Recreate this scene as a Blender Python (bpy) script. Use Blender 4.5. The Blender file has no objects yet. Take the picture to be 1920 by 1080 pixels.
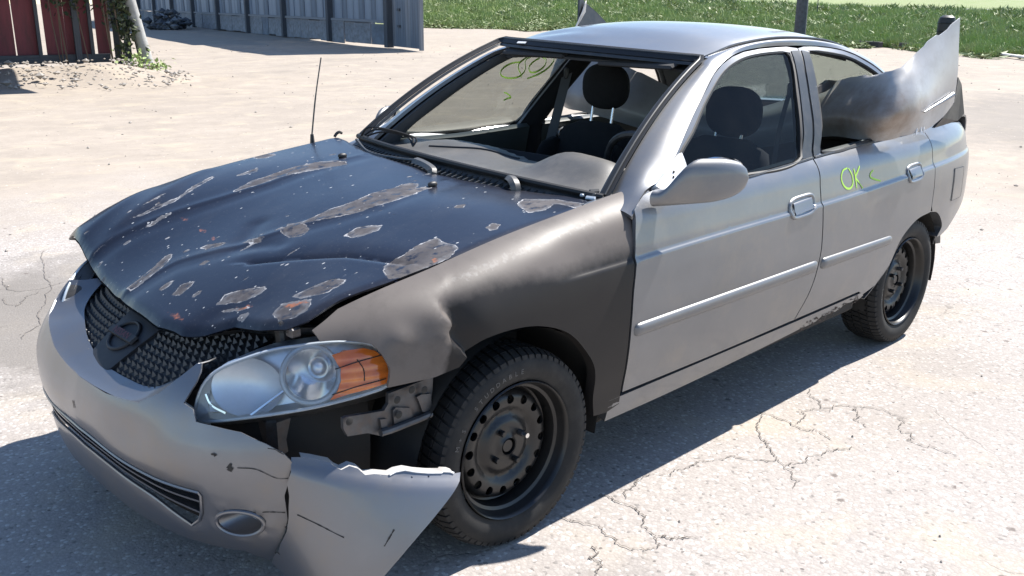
import bpy, math, random
import numpy as np
from mathutils import Vector, Matrix
from mathutils.geometry import delaunay_2d_cdt
random.seed(7); RNG_ = np.random.default_rng(11)
SC = bpy.context.scene; COL = SC.collection

# ---------------------------------------------------------------- camera, light, exposure
cam_d = bpy.data.cameras.new('camera'); cam = bpy.data.objects.new('camera', cam_d); COL.objects.link(cam); SC.camera = cam
cam_d.sensor_width = 36; cam_d.lens = 36*1768.73/1920; cam_d.clip_start = .05; cam_d.clip_end = 2000
def _campose():
    yaw, pitch, roll = -2.3445, .2929, .0073
    cy, sy, cp, sp = math.cos(yaw), math.sin(yaw), math.cos(pitch), math.sin(pitch)
    d = Vector((cy*cp, sy*cp, -sp)); r = Vector((sy, -cy, 0)); u = r.cross(d)
    r2 = r*math.cos(roll) + u*math.sin(roll); u2 = -r*math.sin(roll) + u*math.cos(roll)
    M = Matrix((r2, u2, -d)).transposed().to_4x4(); M.translation = Vector((1.7399, 2.5652, 1.5313)); return M
cam.matrix_world = _campose()
SUN_L = Vector((.80, -.085, -1.0)).normalized()          # direction the sunlight travels
SUN_EL = math.asin(-SUN_L.z); SUN_AZ = math.atan2(-SUN_L.y, -SUN_L.x)
sun_d = bpy.data.lights.new('sun', 'SUN'); sun = bpy.data.objects.new('sun', sun_d); COL.objects.link(sun)
sun_d.energy = 5.0; sun_d.angle = math.radians(.53); sun_d.color = (1.0, .955, .89)
sun.rotation_mode = 'QUATERNION'; sun.rotation_quaternion = SUN_L.to_track_quat('-Z', 'Y')
wd = bpy.data.worlds.new('World'); SC.world = wd; wd.use_nodes = True
nt = wd.node_tree; bg = nt.nodes['Background']; sky = nt.nodes.new('ShaderNodeTexSky'); sky.sky_type = 'NISHITA'
sky.sun_disc = False; sky.sun_elevation = SUN_EL; sky.sun_rotation = math.pi/2 - SUN_AZ
sky.air_density = 1.0; sky.dust_density = .15; sky.ozone_density = 3.0; sky.altitude = 200
nt.links.new(sky.outputs[0], bg.inputs[0]); bg.inputs[1].default_value = .10
SC.view_settings.view_transform = 'Standard'; SC.view_settings.look = 'None'
SC.view_settings.exposure = 1.15; SC.view_settings.gamma = 1; SC.view_settings.use_curve_mapping = False
SC.render.engine = 'CYCLES'


# ---------------------------------------------------------------- body surfaces (car frame: +x forward, +y car's left, z up)
def pchip(xs, ys):
    xs = np.asarray(xs, float); ys = np.asarray(ys, float)
    if xs[0] > xs[-1]: xs, ys = xs[::-1], ys[::-1]
    h = np.diff(xs); dl = np.diff(ys) / h; n = len(xs); d = np.zeros(n)
    for i in range(1, n - 1):
        if dl[i-1] * dl[i] > 0:
            w1 = 2*h[i] + h[i-1]; w2 = h[i] + 2*h[i-1]
            d[i] = (w1 + w2) / (w1/dl[i-1] + w2/dl[i])
    d[0] = dl[0]; d[-1] = dl[-1]
    def f(q):
        q = np.asarray(q, float); i = np.clip(np.searchsorted(xs, q) - 1, 0, n - 2)
        t = (q - xs[i]) / h[i]
        t2 = np.where((t < 0) | (t > 1), np.clip(t, 0, 1), t); ex = (t - t2) * h[i]
        y = ((2*t2**3 - 3*t2**2 + 1)*ys[i] + (t2**3 - 2*t2**2 + t2)*h[i]*d[i]
             + (-2*t2**3 + 3*t2**2)*ys[i+1] + (t2**3 - t2**2)*h[i]*d[i+1])
        return y + ex * np.where(t < 0, d[i], d[i+1])
    return f
def sstep(a, b, t):
    t = np.clip((np.asarray(t, float) - a) / (b - a), 0, 1); return t*t*(3 - 2*t)
W_side = pchip([.60, .45, .3, .1, -.1, -.5, -1.5, -2.4, -2.8, -3.1, -3.3, -3.42], [.70, .772, .822, .846, .853, .856, .858, .853, .836, .80, .75, .69])
P_side = pchip([.10, .18, .24, .30, .36, .45, .55, .65, .72, .79, .85, .90, .94, .962, .98, 1.05, 1.2, 1.30, 1.35, 1.385, 1.41],
               [-.12, -.085, -.060, -.044, -.034, -.016, -.004, .001, .001, -.003, -.014, -.030, -.052, -.070, -.088, -.116, -.196, -.255, -.292, -.335, -.40])
Z_char = pchip([.2, -.17, -.44, -.63, -1.35, -1.6, -2.33, -2.6, -3.3], [.78, .785, .789, .794, .802, .803, .821, .829, .84])
def f_side(x, z):
    x = np.asarray(x, float); z = np.asarray(z, float)
    y = W_side(x) + P_side(z)
    zc = Z_char(x)
    y = y - .0085 * sstep(zc - .0055, zc + .0055, z) * (1 - sstep(.86, .93, z))
    y = y + .010 * np.exp(-((z - .345) / .02)**2) * 0
    return np.stack([x, y, z + 0*x], -1)
ZE = pchip([.66, .60, .50, .42, .22, -.03, -.33, -.47, -.60], [.735, .772, .806, .828, .864, .907, .943, .958, .968])   # fender / hood line height
YE = pchip([.66, .60, .50, .40, .2, -.1, -.4, -.6], [.63, .66, .68, .695, .705, .708, .706, .700])
def f_fender(x, t):
    x = np.asarray(x, float); t = np.asarray(t, float)
    w = W_side(x); ze = ZE(x); ye = YE(x)
    lo_y = w + P_side(np.minimum(t, .70)); lo_z = np.minimum(t, .70)
    s = np.clip((t - .70) / .30, 0, 1)
    y0 = w + P_side(.70); z0 = .70
    y1 = y0 - .002; z1 = z0 + .62*(ze - z0); y2 = ye + .55*(y0 - ye); z2 = ze - .02
    by = (1-s)**3*y0 + 3*(1-s)**2*s*y1 + 3*(1-s)*s*s*y2 + s**3*ye
    bz = (1-s)**3*z0 + 3*(1-s)**2*s*z1 + 3*(1-s)*s*s*z2 + s**3*ze
    y = np.where(t <= .70, lo_y, by); z = np.where(t <= .70, lo_z, bz)
    # character line fading out over the wheel
    zc = Z_char(x); fade = sstep(-.10, -.24, x)
    y = y - .0085 * fade * sstep(zc - .0055, zc + .0055, z) * (1 - sstep(zc + .05, zc + .13, z))
    # collision dent ahead of the wheel: a sharp-edged fold
    dd, _t, sg = seg_d(x, z, DENT); y = y + .013*np.tanh(dd*sg/.007)*np.exp(-(dd/.055)**2)*(1 - .85*sstep(.765, .815, z))
    y = y + .020*np.exp(-((x - .47)/.085)**2 - ((z - .665)/.075)**2) - .010*np.exp(-((x - .24)/.05)**2 - ((z - .72)/.08)**2)
    y = y + .010*np.exp(-((x - .40)/.03)**2 - ((z - .735)/.03)**2) - .010*np.exp(-((x - .52)/.04)**2 - ((z - .70)/.04)**2)
    return np.stack([x, y, z], -1)
DENT = [(.232,.830),(.2687,.801),(.272,.776),(.250,.753),(.2476,.739),(.2616,.724),(.257,.704),(.223,.668)]
DENT_T = [(.2337,.8713),(.2687,.84),(.272,.7965),(.25,.761),(.2476,.743),(.2616,.7255),(.257,.7044),(.2227,.672)]
class TPS:
    def __init__(s, P, v, lam=1e-4):
        P = np.asarray(P, float); n = len(P); s.P = P
        A = np.zeros((n+3, n+3)); A[:n, :n] = s.K(P) + lam*np.eye(n); A[:n, n] = 1; A[:n, n+1:] = P
        A[n, :n] = 1; A[n+1:, :n] = P.T
        s.w = np.linalg.solve(A, np.r_[np.asarray(v, float), 0, 0, 0])
    def K(s, Q):
        r2 = ((Q[:, None, :] - s.P[None])**2).sum(-1)
        return r2*np.log(np.maximum(r2, 1e-12))
    def __call__(s, x, y):
        x = np.asarray(x, float); sh = x.shape
        Q = np.stack([x.ravel(), np.asarray(y, float).ravel() + 0*x.ravel()], -1); n = len(s.P)
        return (s.K(Q) @ s.w[:n] + s.w[n] + Q @ s.w[n+1:]).reshape(sh)
HOOD_CTRL = np.array([  # x, y, z
 (-.43,.70,.944),(-.326,.70,.934),(-.108,.70,.915),(.12,.695,.880),(.34,.67,.843),(.47,.645,.820),(.56,.63,.785),
 (-.47,.50,.945),(-.40,.30,.950),(-.345,.05,.965),(-.35,-.2,.982),(-.36,-.4,.992),(-.41,-.6,1.000),(-.44,-.70,1.005),
 (-.1,-.72,.965),(.093,-.72,.940),(.444,-.72,.862),(.590,-.73,.795),(.575,-.88,.735),(.585,-.80,.768),
 (.10,-.3,.925),(.12,0,.918),(.12,.35,.905),(-.12,0,.955),(-.12,.4,.942),(-.12,-.4,.970),
 (.40,0,.835),(.42,.35,.835),(.42,-.35,.835),(.60,0,.768),(.60,-.4,.765),
 (.668,-.45,.722),(.712,-.19,.702),(.735,.12,.708),(.715,.33,.712),(.645,.40,.738),(.60,.50,.764),(.585,.30,.775)])
HOOD_T = TPS(HOOD_CTRL[:, :2], HOOD_CTRL[:, 2], 6e-3)
def seg_d(x, y, pts):
    d = np.full(np.shape(x), 9.); tt = np.zeros(np.shape(x)); sg = np.zeros(np.shape(x)); L = 0
    pts = np.asarray(pts, float); tot = np.sqrt((np.diff(pts, axis=0)**2).sum(1)).sum()
    for a, b in zip(pts[:-1], pts[1:]):
        v = b - a; l = np.hypot(*v); t = np.clip(((x-a[0])*v[0] + (y-a[1])*v[1])/l**2, 0, 1)
        e = np.hypot(x-a[0]-t*v[0], y-a[1]-t*v[1]); m = e < d
        c = v[0]*(y-a[1]) - v[1]*(x-a[0])
        d = np.where(m, e, d); tt = np.where(m, (L + t*l)/tot, tt); sg = np.where(m, np.sign(c), sg); L += l
    return d, tt, sg
HOOD_RIB_L = [(-.30,.16),(-.22,.177),(.04,.205),(.16,.17),(.284,.106),(.435,.02),(.553,-.09),(.70,-.12)]
HOOD_RIB_R = [(-.30,-.34),(-.23,-.339),(.097,-.333),(.24,-.368),(.405,-.428),(.591,-.493),(.66,-.50)]
def f_hood(x, y):
    x = np.asarray(x, float); y = np.asarray(y, float) + 0*x
    z = HOOD_T(x, y)
    for rib, a in ((HOOD_RIB_L, .0045), (HOOD_RIB_R, .0045)):
        d, t, s = seg_d(x, y, rib); w = np.where(s > 0, .010, .024)
        z = z + a*np.exp(-(d/w)**2)*(.45 + .55*t) - .002*np.exp(-((d - .05)/.03)**2)*(s > 0)
    # buckles of the crash
    d, t, s = seg_d(x, y, [(.46, .19), (.30, .44), (.24, .62)])
    z = z - .008*np.exp(-(d/.05)**2)*(s > 0) - .008*np.exp(-(d/.014)**2)
    d, t, s = seg_d(x, y, [(.30, -.05), (.42, .05), (.36, .17)]); z = z - .006*np.exp(-(d/.035)**2)
    d, t, s = seg_d(x, y, [(.15, -.70), (.40, -.58), (.60, -.52)]); z = z + .005*np.exp(-(d/.04)**2)
    d, t, s = seg_d(x, y, [(.30, -.76), (.48, -.68), (.62, -.64)]); z = z + .003*np.exp(-(d/.03)**2)
    z = z + .0012*np.sin(9*x + 5*y)*np.sin(7*y - 3*x)*sstep(-.1, .4, x)
    return np.stack([x, y, z], -1)
BX = np.array([(.925,0),(.918,.2),(.892,.38),(.838,.53),(.755,.655),(.64,.745),(.50,.80),(.36,.832),(.30,.84)])
_bs = np.r_[0, np.cumsum(np.sqrt((np.diff(BX, axis=0)**2).sum(1)))]
_bx = pchip(_bs, BX[:, 0]); _by = pchip(_bs, BX[:, 1])
P_bump = pchip([.10, .15, .19, .24, .30, .38, .44, .48, .52, .56, .60, .65, .70, .75], [-.14, -.075, -.045, -.028, -.018, -.005, 0, -.003, -.014, -.031, -.054, -.090, -.134, -.19])
def f_bump(s, z, ex=0):
    s = np.asarray(s, float); z = np.asarray(z, float) + 0*s; a = np.abs(s); sg = np.where(s < 0, -1., 1.)
    e = 1e-3; x = _bx(a); y = _by(a); tx = (_bx(a+e) - _bx(np.maximum(a-e, 0))); ty = (_by(a+e) - _by(np.maximum(a-e, 0)))
    l = np.hypot(tx, ty) + 1e-12; nx = ty/l; ny = -tx/l
    o = P_bump(z) + ex
    return np.stack([x + nx*o, sg*(y + ny*o*np.minimum(1, a/.15)), z], -1)
LX = np.array([(.83,.36),(.80,.45),(.74,.55),(.655,.64),(.55,.715),(.44,.765),(.34,.79)])
_ls = np.r_[0, np.cumsum(np.sqrt((np.diff(LX, axis=0)**2).sum(1)))]
_lx = pchip(_ls, LX[:, 0]); _ly = pchip(_ls, LX[:, 1])
def f_lamp(s, z, ex=0):
    s = np.asarray(s, float); z = np.asarray(z, float) + 0*s; e = 1e-3
    tx = _lx(s+e) - _lx(s-e); ty = _ly(s+e) - _ly(s-e); l = np.hypot(tx, ty) + 1e-12
    o = -.30*(z - .55) - 1.2*np.maximum(z - .62, 0)**2 - 1.5*np.maximum(.55 - z, 0)**2 + ex
    return np.stack([_lx(s) + ty/l*o, _ly(s) - tx/l*o, z], -1)
R_x = pchip([-1.10, -1.22, -1.45, -1.75, -2.05, -2.35, -2.55], [1.362, 1.392, 1.442, 1.461, 1.450, 1.398, 1.335])
def f_roof(x, y):
    x = np.asarray(x, float); y = np.asarray(y, float) + 0*x
    z = R_x(x) - .015*y - .040*(np.abs(y)/.50)**2.4 - .02*np.maximum(np.abs(y) - .5, 0)/.05
    z = z - .006*np.exp(-((x + 1.35)/.06)**2 - ((y + .32)/.10)**2) + .005*np.exp(-((x + 1.27)/.04)**2 - ((y + .2)/.2)**2)
    return np.stack([x, y, z], -1)
def ws_base(y):
    y = np.asarray(y, float); q = y/.66
    return np.stack([-.42 - .115*q*q, y, .992 - .030*q - .020*q*q], -1)
def ws_top(y):
    y = np.asarray(y, float); q = y/.66
    return np.stack([-1.135 - .075*q*q, .80*y, 1.366 - .018*q - .006*q*q], -1)
def f_ws(a, b):     # a: lateral in base-edge metres, b: 0 base .. 1 header
    a = np.asarray(a, float); b = np.asarray(b, float) + 0*a
    p = ws_base(a)*(1-b)[..., None] + ws_top(a)*b[..., None]
    bul = .035*b*(1-b)*4
    return p + np.stack([bul*.5, 0*b, bul*.85], -1)

# ---------------------------------------------------------------- materials
def mat(name, col, rough=.5, metal=0., coat=0., coat_rough=.1, var=None, bump=None, spec=.5, rvar=0., dirt=None, trans=0.):
    """var=(scale, amount[, second colour]); bump=(scale, strength, distance); dirt=(colour, scale, amount)"""
    m = bpy.data.materials.new(name); m.use_nodes = True; n = m.node_tree.nodes; L = m.node_tree.links
    b = n['Principled BSDF']; b.inputs['Base Color'].default_value = (*col, 1); b.inputs['Roughness'].default_value = rough
    b.inputs['Metallic'].default_value = metal; b.inputs['Coat Weight'].default_value = coat; b.inputs['Coat Roughness'].default_value = coat_rough
    b.inputs['Specular IOR Level'].default_value = spec; b.inputs['Transmission Weight'].default_value = trans
    tc = n.new('ShaderNodeTexCoord'); src = None
    def noise(scale, det=6, rgh=.6):
        t = n.new('ShaderNodeTexNoise'); t.inputs['Scale'].default_value = scale; t.inputs['Detail'].default_value = det
        t.inputs['Roughness'].default_value = rgh; L.new(tc.outputs['Object'], t.inputs['Vector']); return t
    def ramp(sock, a, b_):
        r = n.new('ShaderNodeMapRange'); r.inputs[1].default_value = a; r.inputs[2].default_value = b_; L.new(sock, r.inputs[0]); return r.outputs[0]
    def mix(f, a, b_):
        x = n.new('ShaderNodeMix'); x.data_type = 'RGBA'
        L.new(f, x.inputs[0])
        for s, v in ((x.inputs[6], a), (x.inputs[7], b_)):
            if isinstance(v, tuple): s.default_value = (*v, 1)
            else: L.new(v, s)
        return x.outputs[2]
    if var:
        t = noise(var[0]); c2 = var[2] if len(var) > 2 else tuple(c*(1-var[1]) for c in col)
        src = mix(ramp(t.outputs[0], .35, .68), col, c2); L.new(src, b.inputs['Base Color'])
        if rvar:
            r = n.new('ShaderNodeMapRange'); r.inputs[1].default_value = .3; r.inputs[2].default_value = .7
            r.inputs[3].default_value = rough - rvar; r.inputs[4].default_value = rough + rvar
            L.new(t.outputs[0], r.inputs[0]); L.new(r.outputs[0], b.inputs['Roughness'])
    if dirt:
        t = noise(dirt[1], 9, .72); f = n.new('ShaderNodeMath'); f.operation = 'MULTIPLY'; f.inputs[1].default_value = dirt[2]
        L.new(ramp(t.outputs[0], .48, .66), f.inputs[0])
        src = mix(f.outputs[0], src if src is not None else col, dirt[0]); L.new(src, b.inputs['Base Color'])
    if bump:
        t = noise(bump[0], 8, .65); bn = n.new('ShaderNodeBump'); bn.inputs['Strength'].default_value = bump[1]; bn.inputs['Distance'].default_value = bump[2]
        L.new(t.outputs[0], bn.inputs['Height']); L.new(bn.outputs[0], b.inputs['Normal'])
    m['_b'] = 1
    return m
def glass_mat(name, tint=(.93, .97, .95), refl=1.0, rough=.02, dust=.06):
    """thin pane: see-through film plus Fresnel reflection and a little dust"""
    m = bpy.data.materials.new(name); m.use_nodes = True; n = m.node_tree.nodes; L = m.node_tree.links; n.clear()
    o = n.new('ShaderNodeOutputMaterial'); tr = n.new('ShaderNodeBsdfTransparent'); gl = n.new('ShaderNodeBsdfGlossy'); df = n.new('ShaderNodeBsdfDiffuse')
    tr.inputs[0].default_value = (*tint, 1); gl.inputs['Roughness'].default_value = rough; df.inputs[0].default_value = (.5, .48, .45, 1)
    fr = n.new('ShaderNodeFresnel'); fr.inputs[0].default_value = 1.5; k = n.new('ShaderNodeMath'); k.operation = 'MULTIPLY'; k.inputs[1].default_value = refl
    mx = n.new('ShaderNodeMixShader'); m2 = n.new('ShaderNodeMixShader'); L.new(fr.outputs[0], k.inputs[0]); L.new(k.outputs[0], mx.inputs[0])
    tc = n.new('ShaderNodeTexCoord'); nz = n.new('ShaderNodeTexNoise'); nz.inputs['Scale'].default_value = 9; nz.inputs['Detail'].default_value = 8
    L.new(tc.outputs['Object'], nz.inputs['Vector']); mr = n.new('ShaderNodeMapRange'); mr.inputs[1].default_value = .35; mr.inputs[2].default_value = .75
    mr.inputs[3].default_value = dust*.3; mr.inputs[4].default_value = dust*1.6; L.new(nz.outputs[0], mr.inputs[0])
    L.new(mr.outputs[0], m2.inputs[0]); L.new(tr.outputs[0], m2.inputs[1]); L.new(df.outputs[0], m2.inputs[2])
    L.new(m2.outputs[0], mx.inputs[1]); L.new(gl.outputs[0], mx.inputs[2]); L.new(mx.outputs[0], o.inputs[0]); return m
# ---------------------------------------------------------------- mesh helpers
def raw(name, V, F, m=None, parent=None, smooth=True, sharp=None, label=None, mats=None, fm=None):
    me = bpy.data.meshes.new(name); me.from_pydata([tuple(map(float, v)) for v in V], [], [tuple(map(int, f)) for f in F]); me.update()
    if smooth:
        me.polygons.foreach_set('use_smooth', [True]*len(me.polygons))
        if sharp is not None: me.set_sharp_from_angle(angle=math.radians(sharp))
    if mats:
        for q in mats: me.materials.append(q)
        if fm is not None: me.polygons.foreach_set('material_index', list(map(int, fm)))
    elif m: me.materials.append(m)
    o = bpy.data.objects.new(name, me); COL.objects.link(o)
    if parent: o.parent = parent
    if label: o['label'] = label
    return o
def tag(o, label=None, cat=None, group=None, kind=None):
    if label: o['label'] = label
    if cat: o['category'] = cat
    if group: o['group'] = group
    if kind: o['kind'] = kind
    return o
def empty(name, loc, label, cat, group=None, rz=0):
    o = bpy.data.objects.new(name, None); COL.objects.link(o); o.location = loc; o.rotation_euler = (0, 0, rz); o.empty_display_size = .2
    return tag(o, label, cat, group)
def crs(pts, n, closed=False):
    """Catmull-Rom (chord-length) resampling of a polyline to n points"""
    P = np.asarray(pts, float); 
    if closed: P = np.vstack([P, P[:1]])
    d = np.sqrt((np.diff(P, axis=0)**2).sum(1)); s = np.r_[0, np.cumsum(np.maximum(d, 1e-9))]
    q = np.linspace(0, s[-1], n + (1 if closed else 0)); T = np.zeros_like(P)
    k = len(P)
    for i in range(k):
        a = i-1 if i > 0 else (k-2 if closed else 0); b = i+1 if i < k-1 else (1 if closed else k-1)
        da = (s[i]-s[i-1]) if i > 0 else (s[-1]-s[-2] if closed else 0); db = (s[i+1]-s[i]) if i < k-1 else (s[1]-s[0] if closed else 0)
        T[i] = (P[b]-P[a])/max(da+db, 1e-9)
    i = np.clip(np.searchsorted(s, q, side='right')-1, 0, k-2); h = (s[i+1]-s[i])[:, None]; t = ((q-s[i])/(s[i+1]-s[i]))[:, None]
    R = (2*t**3-3*t**2+1)*P[i] + (t**3-2*t**2+t)*h*T[i] + (-2*t**3+3*t**2)*P[i+1] + (t**3-t**2)*h*T[i+1]
    return R[:-1] if closed else R
def lin(pts, step, closed=False):
    P = [np.asarray(p, float) for p in pts]
    if closed: P = P + [P[0]]
    out = []
    for a, b in zip(P[:-1], P[1:]):
        n = max(1, int(math.ceil(np.linalg.norm(b-a)/step)))
        out += [a + (b-a)*k/n for k in range(n)]
    if not closed: out.append(P[-1])
    return np.array(out)
def inpoly(x, y, poly):
    poly = np.asarray(poly); r = np.zeros(np.shape(x), bool); j = len(poly)-1
    for i in range(len(poly)):
        xi, yi = poly[i]; xj, yj = poly[j]
        c = ((yi > y) != (yj > y)); 
        if yj != yi: r ^= c & (x < (xj-xi)*(y-yi)/(yj-yi) + xi)
        j = i
    return r
def pdist(x, y, poly):
    d = np.full(np.shape(x), 9.); P = np.vstack([poly, poly[:1]])
    for a, b in zip(P[:-1], P[1:]):
        v = b-a; l2 = max((v**2).sum(), 1e-12); t = np.clip(((x-a[0])*v[0]+(y-a[1])*v[1])/l2, 0, 1)
        d = np.minimum(d, np.hypot(x-a[0]-t*v[0], y-a[1]-t*v[1]))
    return d
def tri2d(poly, holes=(), step=.02, lines=()):
    """triangulated region of the parameter plane with graded interior points"""
    loops = [lin(poly, step, True)] + [lin(h, step, True) for h in holes]
    V = []; E = []
    for lp in loops:
        k = len(V); V += list(lp); E += [(k+i, k+(i+1) % len(lp)) for i in range(len(lp))]
    allb = np.array(V); mn, mx = loops[0].min(0), loops[0].max(0)
    gx, gy = np.meshgrid(np.arange(mn[0], mx[0]+step, step), np.arange(mn[1], mx[1]+step, step*.866)); gx = gx.copy(); gx[1::2] += step/2
    x, y = gx.ravel(), gy.ravel(); ok = inpoly(x, y, loops[0]) & (pdist(x, y, loops[0]) > step*.45)
    for h in loops[1:]: ok &= ~inpoly(x, y, h) & (pdist(x, y, h) > step*.45)
    lp_pts = []
    for ln in lines:
        q = lin(ln, step*.8); k = inpoly(q[:, 0], q[:, 1], loops[0]) & (pdist(q[:, 0], q[:, 1], loops[0]) > step*.15)
        for h in loops[1:]: k &= ~inpoly(q[:, 0], q[:, 1], h) & (pdist(q[:, 0], q[:, 1], h) > step*.15)
        q = q[k]; 
        if len(q): lp_pts.append(q)
    G = np.stack([x[ok], y[ok]], -1)
    if lp_pts:
        Q = np.vstack(lp_pts); keep = np.ones(len(G), bool)
        for q in Q: keep &= np.hypot(G[:, 0]-q[0], G[:, 1]-q[1]) > step*.4
        G = np.vstack([G[keep], Q])
    pts = [Vector((float(a), float(b))) for a, b in np.vstack([allb, G])]
    vs, es, fs, *_ = delaunay_2d_cdt(pts, E, [], 0, 1e-7)
    v = np.array([(p.x, p.y) for p in vs]); f = np.array(fs); c = v[f].mean(1)
    k = inpoly(c[:, 0], c[:, 1], loops[0])
    for h in loops[1:]: k &= ~inpoly(c[:, 0], c[:, 1], h)
    a = v[f]; ar = np.abs((a[:, 1, 0]-a[:, 0, 0])*(a[:, 2, 1]-a[:, 0, 1]) - (a[:, 1, 1]-a[:, 0, 1])*(a[:, 2, 0]-a[:, 0, 0]))
    k &= ar > 1e-10
    return v, f[k]
def orient(V, F, out):
    """out: reference point inside; make faces look away from it (per-mesh vote)"""
    a, b, c = V[F[:, 0]], V[F[:, 1]], V[F[:, 2]]; n = np.cross(b-a, c-a); ctr = (a+b+c)/3
    if (n*(ctr - np.asarray(out))).sum() < 0: F = F[:, ::-1]
    return F
def finish(o, thick, offset=-1):
    me = o.data; cnt = {}
    for p in me.polygons:
        for e in p.edge_keys: cnt[e] = cnt.get(e, 0)+1
    ed = [cnt.get(tuple(sorted(e.vertices)), 0) == 1 for e in me.edges]
    at = me.attributes.get('sharp_edge') or me.attributes.new('sharp_edge', 'BOOLEAN', 'EDGE')
    cur = np.zeros(len(me.edges), bool); at.data.foreach_get('value', cur); at.data.foreach_set('value', (cur | np.array(ed)).tolist())
    if thick:
        s = o.modifiers.new('thickness', 'SOLIDIFY'); s.thickness = thick; s.offset = offset
    return o
def panel(name, poly, F, m, parent, holes=(), step=.025, thick=.012, lines=(), out=(-1.2, 0, .6), flip=False, post=None, label=None, sharp=40):
    v, f = tri2d(poly, holes, step, lines); V = F(v[:, 0], v[:, 1])
    if post: V = post(V, v)
    V = np.array(V, float)
    if flip: V[:, 1] *= -1
    f = orient(V, f, out); o = raw(name, V, f, m, parent, True, sharp, label); finish(o, thick); o['_uvn'] = len(v); del o['_uvn']
    return o, v
def gridf(nu, nv, wrap=False):
    i, j = np.meshgrid(np.arange(nu-(0 if wrap else 1)), np.arange(nv-1), indexing='ij'); a = i*nv+j; b = ((i+1) % nu)*nv+j
    return np.stack([a, b, b+1, a+1], -1).reshape(-1, 4)
def loft(name, curves, m, parent, nu=24, nv=12, thick=.006, out=None, sharp=45, label=None, lin_v=False, flip=False, offset=-1, mk=True):
    C = [crs(c, nu) for c in curves]; A = np.array(C)                     # k, nu, 3
    V = np.array([(lin(A[:, i], 9) if lin_v else crs(A[:, i], nv)) for i in range(nu)])
    nv = V.shape[1]; V = V.reshape(-1, 3)
    if flip: V = V*np.array([1, -1, 1])
    F = gridf(nu, nv)
    if out is not None:
        a, b, c = V[F[:, 0]], V[F[:, 1]], V[F[:, 2]]
        if (np.cross(b-a, c-a)*((a+c)/2-np.asarray(out))).sum() < 0: F = F[:, ::-1]
    if not mk: return V, F
    o = raw(name, V, F, m, parent, True, sharp, label); finish(o, thick, offset); return o
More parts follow.
